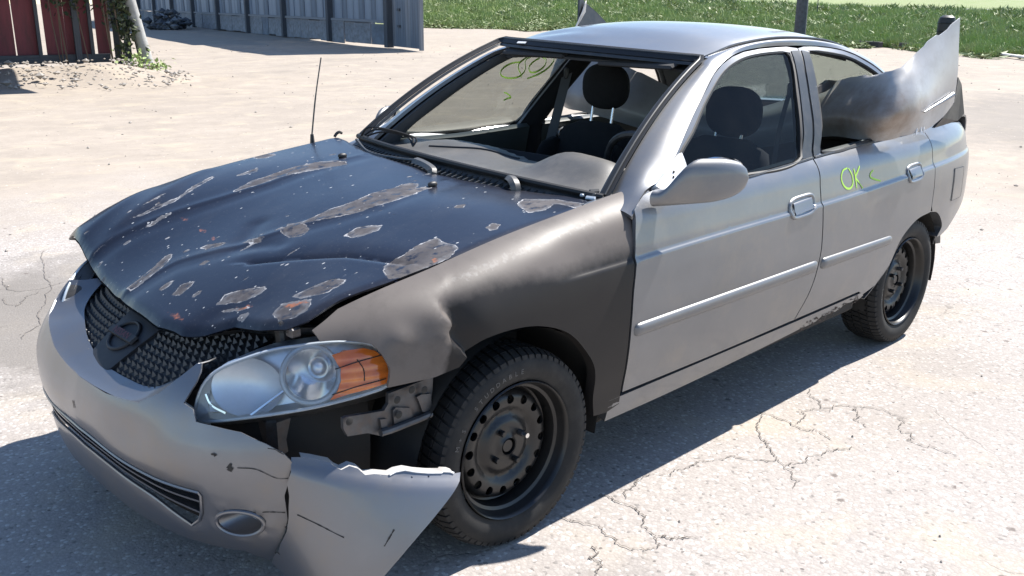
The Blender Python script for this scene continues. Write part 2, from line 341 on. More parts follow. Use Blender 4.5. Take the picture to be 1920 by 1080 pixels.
class MB:
    def __init__(s): s.V = []; s.F = []; s.M = []
    def add(s, V, F, mi=0):
        k = len(s.V); s.V += [tuple(v) for v in V]; s.F += [tuple(int(i)+k for i in f) for f in F]; s.M += [mi]*len(F)
    def box(s, c, d, R=None, bev=0., mi=0):
        hx, hy, hz = d[0]/2, d[1]/2, d[2]/2; b = min(bev, hx*.9, hy*.9, hz*.9)
        if b > 0:
            V = []
            for sx in (-1, 1):
                for sy in (-1, 1):
                    for sz in (-1, 1):
                        V += [(sx*hx, sy*(hy-b), sz*(hz-b)), (sx*(hx-b), sy*hy, sz*(hz-b)), (sx*(hx-b), sy*(hy-b), sz*hz)]
            import itertools
            P = np.array(V); F = []
            idx = lambda sx, sy, sz, k: ((sx > 0)*4+(sy > 0)*2+(sz > 0))*3+k
            for sx in (-1, 1):
                F.append([idx(sx, -1, -1, 0), idx(sx, 1, -1, 0), idx(sx, 1, 1, 0), idx(sx, -1, 1, 0)])
                F.append([idx(-1, sx, -1, 1), idx(1, sx, -1, 1), idx(1, sx, 1, 1), idx(-1, sx, 1, 1)])
                F.append([idx(-1, -1, sx, 2), idx(1, -1, sx, 2), idx(1, 1, sx, 2), idx(-1, 1, sx, 2)])
                for sy in (-1, 1):
                    F.append([idx(sx, sy, -1, 0), idx(sx, sy, 1, 0), idx(sx, sy, 1, 1), idx(sx, sy, -1, 1)])
                    F.append([idx(sx, -1, sy, 0), idx(sx, 1, sy, 0), idx(sx, 1, sy, 2), idx(sx, -1, sy, 2)])
                    F.append([idx(-1, sx, sy, 1), idx(1, sx, sy, 1), idx(1, sx, sy, 2), idx(-1, sx, sy, 2)])
                    for sz in (-1, 1): F.append([idx(sx, sy, sz, 0), idx(sx, sy, sz, 1), idx(sx, sy, sz, 2)])
            F2 = []
            for f in F:
                a, b2, c2 = P[f[0]], P[f[1]], P[f[2]]
                F2.append(f[::-1] if np.dot(np.cross(b2-a, c2-a), P[f].mean(0)) < 0 else f)
            F = F2
        else:
            P = np.array([(sx*hx, sy*hy, sz*hz) for sx in (-1, 1) for sy in (-1, 1) for sz in (-1, 1)])
            F = [(0, 1, 3, 2), (4, 6, 7, 5), (0, 4, 5, 1), (2, 3, 7, 6), (0, 2, 6, 4), (1, 5, 7, 3)]
        if R is not None: P = P @ np.array(R.to_3x3()).T
        s.add(P + np.asarray(c, float), F, mi)
    def tube(s, pts, r, n=8, caps=True, mi=0):
        P = np.asarray(pts, float); k = len(P); r = np.broadcast_to(np.asarray(r, float), (k,))
        T = np.gradient(P, axis=0); T /= np.linalg.norm(T, axis=1)[:, None]+1e-12
        up = np.array([0, 0, 1.]) if abs(T[0][2]) < .9 else np.array([1., 0, 0]); V = []
        a = np.cross(T[0], up); a /= np.linalg.norm(a)
        for i in range(k):
            a = a - T[i]*np.dot(a, T[i]); a /= np.linalg.norm(a)+1e-12; b = np.cross(T[i], a)
            th = np.linspace(0, 2*np.pi, n, endpoint=False)
            V += list(P[i] + r[i]*(np.cos(th)[:, None]*a + np.sin(th)[:, None]*b))
        F = [(i*n+j, i*n+(j+1) % n, (i+1)*n+(j+1) % n, (i+1)*n+j) for i in range(k-1) for j in range(n)]
        if caps: F += [tuple(range(n))[::-1], tuple(range((k-1)*n, k*n))]
        s.add(V, F, mi)
    def ribbon(s, pts, nrm, w, mi=0):
        P = np.asarray(pts, float); N = np.asarray(nrm, float); T = np.gradient(P, axis=0); B = np.cross(T, N); B /= np.linalg.norm(B, axis=1)[:, None]+1e-12
        w = np.broadcast_to(np.asarray(w, float), (len(P),))[:, None]
        V = np.stack([P-B*w/2, P+B*w/2], 1).reshape(-1, 3); s.add(V, [(2*i, 2*i+1, 2*i+3, 2*i+2) for i in range(len(P)-1)], mi)
    def lathe(s, prof, n, axis='y', mi=0, closed=False):
        pr = np.asarray(prof, float); th = np.linspace(0, 2*np.pi, n, endpoint=False); k = len(pr)
        V = np.stack([pr[None, :, 0]*np.cos(th)[:, None], np.broadcast_to(pr[None, :, 1], (n, k)), pr[None, :, 0]*np.sin(th)[:, None]], -1).reshape(-1, 3)
        if axis == 'z': V = V[:, [0, 2, 1]]
        if axis == 'x': V = V[:, [1, 0, 2]]
        s.add(V, gridf(n, k, True), mi)
    def build(s, name, m, parent=None, smooth=True, sharp=35, label=None, mats=None):
        return raw(name, np.array(s.V), s.F, m, parent, smooth, sharp, label, mats, s.M if mats else None)
def superell(c, r, p=2.6, nu=20, nv=14):
    u = np.linspace(0, 2*np.pi, nu, endpoint=False); v = np.linspace(-np.pi/2, np.pi/2, nv)
    f = lambda t: np.sign(t)*np.abs(t)**(2/p)
    U, Vv = np.meshgrid(u, v, indexing='ij')
    X = np.stack([f(np.cos(Vv))*f(np.cos(U)), f(np.cos(Vv))*f(np.sin(U)), f(np.sin(Vv))], -1).reshape(-1, 3)
    return X*np.asarray(r)+np.asarray(c), gridf(nu, nv, True)
def text_mesh(txt, size, depth=.0):
    cu = bpy.data.curves.new('t', 'FONT'); cu.body = txt; cu.size = size; cu.extrude = depth; cu.align_x = 'CENTER'; cu.align_y = 'CENTER'; cu.resolution_u = 2
    o = bpy.data.objects.new('t', cu); COL.objects.link(o); bpy.context.view_layer.update()
    me = bpy.data.meshes.new_from_object(o.evaluated_get(bpy.context.evaluated_depsgraph_get()))
    V = np.array([v.co[:] for v in me.vertices]); F = [tuple(p.vertices) for p in me.polygons]
    bpy.data.objects.remove(o); bpy.data.curves.remove(cu); bpy.data.meshes.remove(me); return V, F

M = {}
M['silver'] = mat('silver_paint', (.185, .191, .203), .46, .78, .55, .07, var=(2.2, .10), bump=(900, .05, .0004), dirt=((.28, .25, .21), 5, .28), rvar=.05)
M['silver2'] = mat('silver_bumper_paint', (.195, .200, .216), .42, .85, .4, .12, var=(3, .12), bump=(700, .06, .0004), dirt=((.25, .22, .19), 6, .35), rvar=.06)
M['primer'] = mat('bare_grey_primer', (.017, .0155, .016), .47, .0, .0, .3, var=(6, .3, (.022, .020, .019)), bump=(260, .10, .0006), rvar=.05, spec=.20)
M['cover'] = mat('scuffed_bumper_cover_paint', (.46, .455, .45), .42, .05, .3, .2, var=(3, .12, (.40, .375, .35)), bump=(300, .06, .0004), dirt=((.24, .20, .165), 9, .28), rvar=.06)
def add_lit_and_soil(m, mask_tint=(.118, .103, .094)):      # sunlit fender tone and ridge glint painted in; soil on the cover (per-vertex masks)
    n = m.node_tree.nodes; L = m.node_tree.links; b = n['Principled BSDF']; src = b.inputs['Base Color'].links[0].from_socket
    a = n.new('ShaderNodeAttribute'); a.attribute_name = 'lit_and_soil'; tc = n.new('ShaderNodeTexCoord')
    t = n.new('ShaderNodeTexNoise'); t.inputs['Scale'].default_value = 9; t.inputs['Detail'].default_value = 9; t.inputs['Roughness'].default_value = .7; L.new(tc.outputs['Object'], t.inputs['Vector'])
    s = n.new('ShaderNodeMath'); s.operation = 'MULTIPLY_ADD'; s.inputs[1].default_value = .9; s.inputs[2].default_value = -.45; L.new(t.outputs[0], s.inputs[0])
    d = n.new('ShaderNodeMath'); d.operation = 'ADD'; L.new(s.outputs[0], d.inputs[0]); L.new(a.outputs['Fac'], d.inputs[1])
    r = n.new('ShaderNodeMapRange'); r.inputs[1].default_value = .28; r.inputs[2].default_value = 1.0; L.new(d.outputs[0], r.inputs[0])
    x = n.new('ShaderNodeMix'); x.data_type = 'RGBA'; L.new(r.outputs[0], x.inputs[0]); L.new(src, x.inputs[6]); x.inputs[7].default_value = (*mask_tint, 1)
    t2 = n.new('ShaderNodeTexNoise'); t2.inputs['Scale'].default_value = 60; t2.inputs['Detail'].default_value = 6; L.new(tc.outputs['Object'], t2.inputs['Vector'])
    a2 = n.new('ShaderNodeAttribute'); a2.attribute_name = 'scuff_glint'; m2 = n.new('ShaderNodeMath'); m2.operation = 'MULTIPLY_ADD'; m2.inputs[1].default_value = 1.6; m2.inputs[2].default_value = -.8; L.new(t2.outputs[0], m2.inputs[0])
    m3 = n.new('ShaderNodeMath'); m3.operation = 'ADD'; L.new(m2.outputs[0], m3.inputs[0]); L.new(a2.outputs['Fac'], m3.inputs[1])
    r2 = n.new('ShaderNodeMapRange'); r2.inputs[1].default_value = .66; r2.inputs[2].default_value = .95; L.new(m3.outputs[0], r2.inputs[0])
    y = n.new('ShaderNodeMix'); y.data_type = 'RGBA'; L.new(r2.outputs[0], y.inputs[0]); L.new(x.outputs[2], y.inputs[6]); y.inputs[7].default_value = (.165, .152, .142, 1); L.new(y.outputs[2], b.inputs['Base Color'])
add_lit_and_soil(M['primer']); add_lit_and_soil(M['cover'], (.20, .145, .105))
M['stud'] = mat('grille_stud_plastic', (.045, .047, .052), .45)
M['strip'] = mat('silver_strip_paint', (.15, .153, .16), .42, .4, .2, .2, var=(3, .12), dirt=((.2, .18, .155), 7, .3))
M['black'] = mat('black_plastic', (.018, .018, .019), .5, 0, 0, var=(9, .4, (.03, .03, .03)), bump=(300, .2, .0006), dirt=((.12, .105, .09), 12, .3))
M['trim'] = mat('dark_trim', (.03, .033, .036), .42, 0, 0, dirt=((.10, .09, .08), 16, .3))
M['dark'] = mat('dark_underbody', (.012, .012, .012), .8, 0, 0, var=(6, .4, (.022, .019, .016)))
M['steel'] = mat('dull_steel_bracket', (.10, .10, .105), .5, .7, 0, var=(20, .4), dirt=((.12, .07, .04), 22, .3), bump=(120, .15, .001))
M['rimblack'] = mat('black_steel_rim', (.008, .0085, .010), .36, .1, .1, .3, var=(14, .4, (.013, .012, .011)), dirt=((.03, .027, .024), 20, .2))
M['tyre'] = mat('tyre_rubber', (.012, .012, .0125), .75, 0, 0, var=(15, .3, (.019, .018, .017)), bump=(180, .2, .001), dirt=((.05, .046, .042), 16, .35), spec=.35)
M['tyretext'] = mat('tyre_lettering', (.11, .105, .10), .8)
M['chrome'] = mat('lamp_chrome', (.82, .84, .86), .10, 1.0)
M['chrome2'] = mat('lamp_satin_chrome', (.60, .64, .70), .32, .9)
M['lens'] = glass_mat('clear_lamp_lens', (.93, .96, .985), .9, .03, .22)
M['glass'] = glass_mat('window_glass', (.84, .90, .87), .6, .01, .03)
M['glassd'] = glass_mat('dark_window_glass', (.33, .37, .40), .30, .02, .004)
M['amber'] = mat('amber_lens', (.62, .18, .03), .14, 0, .7, .05, var=(14, .3, (.42, .085, .02)))
M['bezel'] = mat('lamp_ring_plastic', (.42, .47, .52), .3, .2, .3)
M['dash'] = mat('dash_plastic', (.085, .083, .080), .46, 0, 0, var=(4, .25), bump=(420, .25, .0008), dirt=((.17, .155, .135), 6, .35))
M['cloth'] = mat('charcoal_cloth', (.011, .011, .0125), .95, 0, 0, var=(30, .3), bump=(250, .3, .001))
M['doorcard'] = mat('grey_door_trim', (.062, .070, .066), .5, 0, 0, var=(5, .2), bump=(300, .2, .0008))
M['pillar'] = mat('pillar_trim', (.085, .088, .092), .6, 0, 0, var=(6, .2), bump=(350, .2, .0006))
M['headliner'] = mat('headliner', (.035, .035, .037), .9)
M['marker'] = mat('yellow_green_marker', (.36, .62, .08), .6)
M['seam'] = mat('black_seal', (.010, .010, .011), .6)
M['rust'] = mat('rusty_sill', (.085, .055, .040), .85, 0, 0, var=(30, .5, (.03, .022, .018)), bump=(90, .5, .004))
M['white'] = mat('white_bits_lit_edge', (.72, .72, .72), .6)
M['mirrorw'] = mat('bare_white_mount', (.74, .75, .76), .5)
M['bolt'] = mat('bright_bolt', (.75, .75, .75), .25, 1.)
M['badge'] = mat('badge_grey', (.016, .017, .021), .6, .0, .0, dirt=((.045, .04, .038), 15, .4))
M['badgetext'] = mat('badge_lettering', (.13, .030, .045), .6)
def hood_mat():
    m = bpy.data.materials.new('peeling_navy_hood_paint'); m.use_nodes = True; n = m.node_tree.nodes; L = m.node_tree.links; b = n['Principled BSDF']
    N = lambda t: n.new(t)
    tc = N('ShaderNodeTexCoord'); at = N('ShaderNodeAttribute'); at.attribute_name = 'peel'; ar = N('ShaderNodeAttribute'); ar.attribute_name = 'rust'
    def nz(scale, det=6, sx=1, rough=.6):
        mp = N('ShaderNodeMapping'); mp.inputs['Scale'].default_value = (sx, 1, 1); L.new(tc.outputs['Object'], mp.inputs[0])
        t = N('ShaderNodeTexNoise'); t.inputs['Scale'].default_value = scale; t.inputs['Detail'].default_value = det; t.inputs['Roughness'].default_value = rough
        L.new(mp.outputs[0], t.inputs['Vector']); return t.outputs[0]
    def ma(op, a, b_=None, c=None):
        x = N('ShaderNodeMath'); x.operation = op
        for s, v in zip(x.inputs, (a, b_, c)):
            if v is None: continue
            if isinstance(v, (int, float)): s.default_value = v
            else: L.new(v, s)
        return x.outputs[0]
    def mr(v, a, b_, c=0., d=1.):
        x = N('ShaderNodeMapRange'); L.new(v, x.inputs[0]); x.inputs[1].default_value = a; x.inputs[2].default_value = b_; x.inputs[3].default_value = c; x.inputs[4].default_value = d; return x.outputs[0]
    def mix(f, a, b_):
        x = N('ShaderNodeMix'); x.data_type = 'RGBA'; L.new(f, x.inputs[0])
        for s, v in ((x.inputs[6], a), (x.inputs[7], b_)):
            if isinstance(v, tuple): s.default_value = (*v, 1)
            else: L.new(v, s)
        return x.outputs[2]
    nn = ma('SUBTRACT', nz(70, 6), .5); n2 = ma('SUBTRACT', nz(16, 3), .5)
    d = ma('ADD', ma('ADD', ma('ADD', at.outputs['Fac'], .0035), ma('MULTIPLY', nn, .013)), ma('MULTIPLY', n2, .018))
    # small chips: stretched cells
    mp = N('ShaderNodeMapping'); mp.inputs['Scale'].default_value = (.42, 1, 1); mp.inputs['Rotation'].default_value = (0, 0, .12); L.new(tc.outputs['Object'], mp.inputs[0])
    def chips(scale, r, thr, ns):
        v = N('ShaderNodeTexVoronoi'); v.inputs['Scale'].default_value = scale; L.new(mp.outputs[0], v.inputs['Vector'])
        sp = N('ShaderNodeSeparateColor'); L.new(v.outputs['Color'], sp.inputs[0])
        dd = ma('ADD', ma('DIVIDE', v.outputs['Distance'], scale), ma('MULTIPLY', nn, r*.9))
        rr = ma('MULTIPLY', ma('GREATER_THAN', ma('ADD', sp.outputs[0], ma('MULTIPLY', ns, 1.2)), thr), ma('MULTIPLY', ma('ADD', sp.outputs[1], .25), r))
        return ma('SUBTRACT', dd, rr)
    n3 = ma('SUBTRACT', nz(5, 3), .5)
    c1 = chips(21, .0085, .84, n3); c2 = chips(66, .0021, .82, n3)
    dp = ma('MINIMUM', d, c1)
    bare = ma('MULTIPLY', mr(dp, .0008, -.0008), ma('MAXIMUM', mr(nz(34, 7, .68), .36, .47), mr(dp, -.006, -.003))); rim = mr(ma('ABSOLUTE', ma('ADD', dp, .0016)), .0026, .0006)
    rim = ma('MULTIPLY', rim, mr(nz(30, 4), .46, .62)); speck = mr(c2, .0004, -.0004)
    prim = mix(mr(nz(24, 6), .35, .68), (.045, .040, .041), (.088, .080, .080)); film = mr(nz(10, 4), .44, .60)
    prim = mix(ma('MULTIPLY', film, .5), prim, (.030, .028, .033))
    lift = ma('MULTIPLY', mr(ma('ADD', dp, ma('MULTIPLY', n2, .05)), -.016, -.008), mr(nz(13, 4), .40, .56)); prim = mix(ma('MULTIPLY', lift, .8), prim, (.115, .118, .13))
    rn = ma('MULTIPLY', mr(ma('ADD', ar.outputs['Fac'], ma('MULTIPLY', nn, .02)), .002, -.003), mr(nz(45, 4), .38, .55))
    scr = N('ShaderNodeMapping'); scr.inputs['Scale'].default_value = (3, 60, 8); scr.inputs['Rotation'].default_value = (0, 0, .5); L.new(tc.outputs['Object'], scr.inputs[0])
    ts = N('ShaderNodeTexNoise'); ts.inputs['Scale'].default_value = 3; ts.inputs['Detail'].default_value = 5; L.new(scr.outputs[0], ts.inputs['Vector'])
    navy = mix(mr(nz(3, 5), .35, .7), (.0068, .0085, .0165), (.0105, .0125, .0215))
    navy = mix(ma('MULTIPLY', mr(ts.outputs[0], .66, .74), ma('MULTIPLY', mr(nz(6, 3), .5, .65), .5)), navy, (.10, .11, .14))
    navy = mix(ma('MULTIPLY', mr(nz(120, 3), .62, .74), .22), navy, (.16, .16, .17)); navy = mix(ma('MULTIPLY', mr(nz(2.2, 7, .6, .68), .50, .72), .22), navy, (.085, .082, .080))
    col = mix(bare, navy, prim); col = mix(rn, col, (.24, .085, .040)); col = mix(ma('MULTIPLY', rim, .85), col, (.40, .40, .41)); col = mix(ma('MULTIPLY', speck, .8), col, (.42, .43, .44))
    L.new(col, b.inputs['Base Color'])
    nb = ma('MAXIMUM', bare, speck)
    L.new(mr(nb, 0, 1, .30, .62), b.inputs['Roughness']); L.new(mr(nb, 0, 1, .18, .0), b.inputs['Coat Weight']); b.inputs['Coat Roughness'].default_value = .16
    b.inputs['Specular IOR Level'].default_value = .36
    h = ma('ADD', mr(dp, .002, -.001, 1, 0), ma('MULTIPLY', nz(40, 4), .25)); bn = N('ShaderNodeBump'); bn.inputs['Strength'].default_value = .5; bn.inputs['Distance'].default_value = .0012
    L.new(h, bn.inputs['Height']); L.new(bn.outputs[0], b.inputs['Normal']); return m
M['hood'] = hood_mat()
def ground_mat():
    m = bpy.data.materials.new('worn_pale_asphalt_and_dirt'); m.use_nodes = True; n = m.node_tree.nodes; L = m.node_tree.links; b = n['Principled BSDF']
    N = lambda t: n.new(t); tc = N('ShaderNodeTexCoord'); P = tc.outputs['Object']
    def nz(scale, det=6, rough=.6, vec=P, dist=0.):
        t = N('ShaderNodeTexNoise'); t.inputs['Scale'].default_value = scale; t.inputs['Detail'].default_value = det; t.inputs['Roughness'].default_value = rough; t.inputs['Distortion'].default_value = dist
        L.new(vec, t.inputs['Vector']); return t.outputs[0]
    def ma(op, a, b_=None):
        x = N('ShaderNodeMath'); x.operation = op
        for s, v in zip(x.inputs, (a, b_)):
            if v is None: continue
            if isinstance(v, (int, float)): s.default_value = v
            else: L.new(v, s)
        return x.outputs[0]
    def mr(v, a, b_, c=0., d=1.):
        x = N('ShaderNodeMapRange'); L.new(v, x.inputs[0]); x.inputs[1].default_value = a; x.inputs[2].default_value = b_; x.inputs[3].default_value = c; x.inputs[4].default_value = d; return x.outputs[0]
    def mix(f, a, b_, mode='MIX'):
        x = N('ShaderNodeMix'); x.data_type = 'RGBA'; x.blend_type = mode
        if isinstance(f, float): x.inputs[0].default_value = f
        else: L.new(f, x.inputs[0])
        for s, v in ((x.inputs[6], a), (x.inputs[7], b_)):
            if isinstance(v, tuple): s.default_value = (*v, 1)
            else: L.new(v, s)
        return x.outputs[2]
    def spot(c, r):      # soft elliptical mask at a place on the ground
        mp = N('ShaderNodeMapping'); mp.vector_type = 'TEXTURE'; mp.inputs['Location'].default_value = (*c, 0); mp.inputs['Scale'].default_value = (r[0], r[1], 1)
        mp.inputs['Rotation'].default_value = (0, 0, r[2]); L.new(P, mp.inputs[0]); v = N('ShaderNodeVectorMath'); v.operation = 'LENGTH'; L.new(mp.outputs[0], v.inputs[0])
        return v.outputs['Value']
    vo = N('ShaderNodeTexVoronoi'); vo.inputs['Scale'].default_value = 95; L.new(P, vo.inputs['Vector'])
    vs = N('ShaderNodeSeparateColor'); L.new(vo.outputs['Color'], vs.inputs[0])
    asp = mix(mr(vs.outputs[0], .0, 1.), (.325, .295, .274), (.385, .352, .328)); asp = mix(mr(vs.outputs[1], .93, .99), asp, (.19, .175, .165)); asp = mix(mr(vs.outputs[2], .88, .94), asp, (.52, .49, .46))
    asp = mix(ma('MULTIPLY', mr(vo.outputs['Distance'], .004*95, .0075*95), .30), asp, (.22, .20, .185))
    asp = mix(ma('MULTIPLY', mr(nz(260, 4), .42, .66), .35), asp, (.22, .205, .19))
    dirt = mix(mr(nz(1.3, 9, .7), .33, .68), (.345, .298, .250), (.275, .238, .200)); dirt = mix(ma('MULTIPLY', mr(nz(40, 6, .7), .55, .72), .5), dirt, (.185, .158, .13))
    dirt = mix(ma('MULTIPLY', mr(nz(.22, 9, .72, dist=.6), .50, .66), .6), dirt, (.265, .230, .195)); dirt = mix(ma('MULTIPLY', mr(nz(3.1, 9, .75, dist=.3), .52, .64), .55), dirt, (.255, .22, .185)); dirt = mix(ma('MULTIPLY', mr(nz(9, 7, .7), .55, .7), .5), dirt, (.40, .345, .28))
    far = mr(spot((-.3, .6), (6.5, 6.5, 0)), .62, 1.25)
    k = mr(ma('ADD', ma('MULTIPLY', nz(.7, 8, .68), 1.1), far), .55, 1.25); col = mix(k, asp, dirt)
    # dusty yellow film and grey damp-looking patches
    col = mix(ma('MULTIPLY', mr(nz(1.9, 5, .6, dist=.4), .52, .70), .45), col, (.44, .375, .28))
    col = mix(ma('MULTIPLY', mr(nz(.33, 6, .62), .56, .74), .55), col, (.20, .178, .155))
    for c, r, a in (((-2.55, -4.35), (1.0, .55, .5), .75), ((-4.55, -4.9), (.55, .34, .9), .8), ((-9.5, 1.2), (3.2, 1.2, .2), .6), ((-14, -2.2), (5, 1.6, .3), .55), ((.1, 1.25), (.30, .2, .4), .45), ((.35, -2.25), (.7, 1.4, .2), .85), ((-.2, -2.9), (.9, .8, 0), .6)):
        f = mr(ma('ADD', spot(c, r), ma('MULTIPLY', ma('SUBTRACT', nz(4, 6, .7), .5), 1.6)), 1.1, .55)
        col = mix(ma('MULTIPLY', f, a), col, (.17, .155, .14))
    # small dark pits, pale bits
    for sc, thr, cc in ((33, .955, (.09, .08, .075)), (14, .965, (.12, .10, .09)), (21, .965, (.56, .53, .49))):
        v = N('ShaderNodeTexVoronoi'); v.inputs['Scale'].default_value = sc; L.new(P, v.inputs['Vector']); s = N('ShaderNodeSeparateColor'); L.new(v.outputs['Color'], s.inputs[0])
        f = ma('MULTIPLY', ma('GREATER_THAN', s.outputs[0], thr), mr(ma('ADD', v.outputs['Distance'], ma('MULTIPLY', nz(120, 2), .25)), .36, .26)); col = mix(ma('MULTIPLY', f, .8), col, cc)
    # hairline cracking
    ds = N('ShaderNodeTexNoise'); ds.inputs['Scale'].default_value = 2.6; ds.inputs['Detail'].default_value = 7; L.new(P, ds.inputs['Vector'])
    va = N('ShaderNodeVectorMath'); va.operation = 'SCALE'; va.inputs['Scale'].default_value = .5; L.new(ds.outputs['Color'], va.inputs[0]); vb = N('ShaderNodeVectorMath'); L.new(P, vb.inputs[0]); L.new(va.outputs[0], vb.inputs[1])
    ve = N('ShaderNodeTexVoronoi'); ve.feature = 'DISTANCE_TO_EDGE'; ve.inputs['Scale'].default_value = .62; L.new(vb.outputs[0], ve.inputs['Vector'])
    ck = ma('MULTIPLY', mr(ve.outputs['Distance'], .0035, .0008), ma('MULTIPLY', mr(nz(1.1, 4), .44, .60), mr(k, .9, .4)))
    col = mix(ma('MULTIPLY', ck, .40), col, (.09, .08, .072))
    L.new(col, b.inputs['Base Color']); b.inputs['Roughness'].default_value = .92; b.inputs['Specular IOR Level'].default_value = .25
    h = ma('ADD', ma('ADD', ma('MULTIPLY', mr(vo.outputs['Distance'], 0., .7), -.5), ma('MULTIPLY', nz(150, 5), .6)), ma('ADD', ma('MULTIPLY', nz(13, 6), 1.2), ma('MULTIPLY', ck, -1.5)))
    bn = N('ShaderNodeBump'); bn.inputs['Strength'].default_value = .40; bn.inputs['Distance'].default_value = .005; L.new(h, bn.inputs['Height']); L.new(bn.outputs[0], b.inputs['Normal'])
    return m
M['ground'] = ground_mat()
M['crack'] = mat('crack_shadow_fill', (.12, .105, .094), .95, var=(30, .4, (.15, .13, .115)))
M['grassbase'] = mat('grass_soil', (.17, .22, .08), .95, var=(.8, .4, (.22, .24, .12)), bump=(8, .6, .05))
M['grass'] = mat('grass_blades', (.24, .34, .10), .65, var=(.35, .4, (.30, .36, .15)), dirt=((.30, .28, .15), 1.4, .5))
M['weeds'] = mat('weed_leaves', (.13, .20, .06), .65, var=(.5, .4, (.22, .25, .11)), dirt=((.30, .28, .16), 1.1, .6))
M['roadm'] = mat('far_road', (.30, .295, .29), .9, var=(.4, .2))
M['board'] = mat('weathered_board', (.165, .20, .245), .85, var=(3, .4, (.11, .135, .17)), bump=(25, .4, .01), dirt=((.075, .07, .065), 4, .5))
M['board2'] = mat('pale_weathered_board', (.24, .26, .29), .85, var=(3, .4, (.16, .18, .205)), bump=(25, .4, .01), dirt=((.09, .08, .07), 5, .6))
M['sheet'] = mat('grey_metal_sheet', (.19, .24, .31), .6, .0, var=(2, .3, (.14, .185, .245)), dirt=((.10, .115, .135), 3, .5))
M['post'] = mat('dark_wood_post', (.085, .095, .11), .9, var=(8, .4), bump=(30, .5, .01))
M['red'] = mat('faded_red_board', (.18, .045, .055), .8, var=(2.5, .4, (.12, .036, .045)), bump=(20, .4, .01), dirt=((.05, .035, .03), 4, .5))
M['pole'] = mat('grey_weathered_pole', (.36, .36, .35), .85, var=(6, .4, (.24, .235, .22)), bump=(30, .5, .01))
M['vine'] = mat('vine_leaf', (.035, .060, .025), .6, var=(6, .5, (.055, .06, .03)))
M['stem'] = mat('vine_stem', (.12, .09, .065), .9)
M['stone'] = mat('pale_stone', (.34, .31, .28), .9, var=(7, .4, (.22, .20, .175)), bump=(40, .4, .01))
M['bankdirt'] = mat('orange_dirt', (.36, .285, .205), .95, var=(2, .35, (.30, .245, .19)), bump=(6, .4, .02), dirt=((.36, .31, .25), 6, .6))
M['timber'] = mat('dark_timber', (.075, .07, .07), .9, var=(5, .4), bump=(20, .5, .02))
M['plank'] = mat('white_plank', (.62, .60, .57), .8, var=(5, .2))
M['drum'] = mat('black_plastic_drum', (.014, .015, .017), .5, bump=(10, .2, .01))

# ---------------------------------------------------------------- setting: ground, banks, road
CAMXY = np.array([1.74, 2.565]); DV = np.array([math.cos(-2.3445), math.sin(-2.3445)]); RV = np.array([-.7154, .6987])
def polar(px, r):        # ground point seen from the lot's viewpoint along a bearing (bearing given as tangent*1769 from straight ahead)
    t = (px-960)/1769; d = DV + RV*t*.964; d /= np.hypot(*d); return CAMXY + d*r
def sp(n, lim): 
    u = np.linspace(-1, 1, n); return np.sinh(u*5)/math.sinh(5)*lim
gx = sp(121, 420)-1.2; gy = sp(121, 420); X, Y = np.meshgrid(gx, gy, indexing='ij')
def gheight(X, Y):
    d = np.hypot((X+1.2)/1.0, Y); f = sstep(4, 12, d)
    return f*(.018*np.sin(X*.9+.5*Y)+.015*np.sin(Y*1.3-.4*X+1)+.02*np.sin(X*.31+1)*np.sin(Y*.27)) - f*.03
Z = gheight(X, Y)
g = raw('ground', np.stack([X, Y, Z], -1).reshape(-1, 3), gridf(121, 121), M['ground']); tag(g, kind='structure')
# grass bank: rises from the edge of the lot to the road
bear = np.linspace(700, 2120, 90)
R0 = pchip([700, 790, 860, 1130, 1450, 1600, 1750, 1920, 2120], [66, 64, 62, 56, 46, 41, 38, 34, 30])
RT = pchip([700, 1450, 1600, 1920, 2120], [92, 78, 74, 70, 66]); ZT = pchip([700, 1000, 1400, 1600, 1920, 2120], [2.3, 2.2, 1.75, 1.45, 1.22, 1.1])
def bank_z(px, t): return -.05 + (ZT(px)+.05)*(t**.8)*(1 + 0*px)
V = []
for b in bear:
    for t in np.linspace(0, 1, 24):
        r = float(R0(b)) + (float(RT(b))-float(R0(b)))*t + (1-t)*(.9*math.sin(b*.05)+.6*math.sin(b*.023+1)); p = polar(b, r)
        V.append((*p, float(bank_z(b, t)) + .06*math.sin(b*.11+t*9)*math.sin(t*math.pi)))
tag(raw('grass_bank', V, gridf(90, 24), M['grassbase']), kind='structure')
V = []
for b in bear:
    for k, (dr, dz) in enumerate(((-.3, -.02), (.2, .05), (3, .10), (9, .12), (13, .10), (14, .02))):
        V.append((*polar(b, float(RT(b))+dr), float(ZT(b))+dz))
tag(raw('road', V, gridf(90, 6), M['roadm']), kind='structure')
V = []
for b in bear:
    for dr, dz in ((13.8, .05), (20, .3), (40, 1.2), (120, 5), (260, 12)): V.append((*polar(b, float(RT(b))+dr), float(ZT(b))+dz))
tag(raw('far_field', V, gridf(90, 5), M['grassbase']), kind='structure')
# grass blades on the bank (one mass)
nB = 150000; b = RNG_.uniform(720, 2080, nB); t = RNG_.random(nB)**1.5*.98
r = R0(b) + (RT(b)-R0(b))*t + (1-t)*(.9*np.sin(b*.05)+.6*np.sin(b*.023+1))
tt = (b-960)/1769*.964; dx = DV[0]+RV[0]*tt; dy = DV[1]+RV[1]*tt; l = np.hypot(dx, dy); bx = CAMXY[0]+dx/l*r; by = CAMXY[1]+dy/l*r; bz = bank_z(b, t) + .06*np.sin(b*.11+t*9)*np.sin(t*math.pi)
clump = .55+.45*np.sin(bx*1.3+np.sin(by*.7)*2)*np.sin(by*1.1+np.sin(bx*.5)*2)
hh = RNG_.uniform(.10, .34, nB)*(.55+.9*np.clip(clump, 0, 1)); ang = RNG_.uniform(0, 2*np.pi, nB); w = RNG_.uniform(.02, .05, nB)
lx, ly = RNG_.normal(0, .09, nB), RNG_.normal(0, .09, nB)
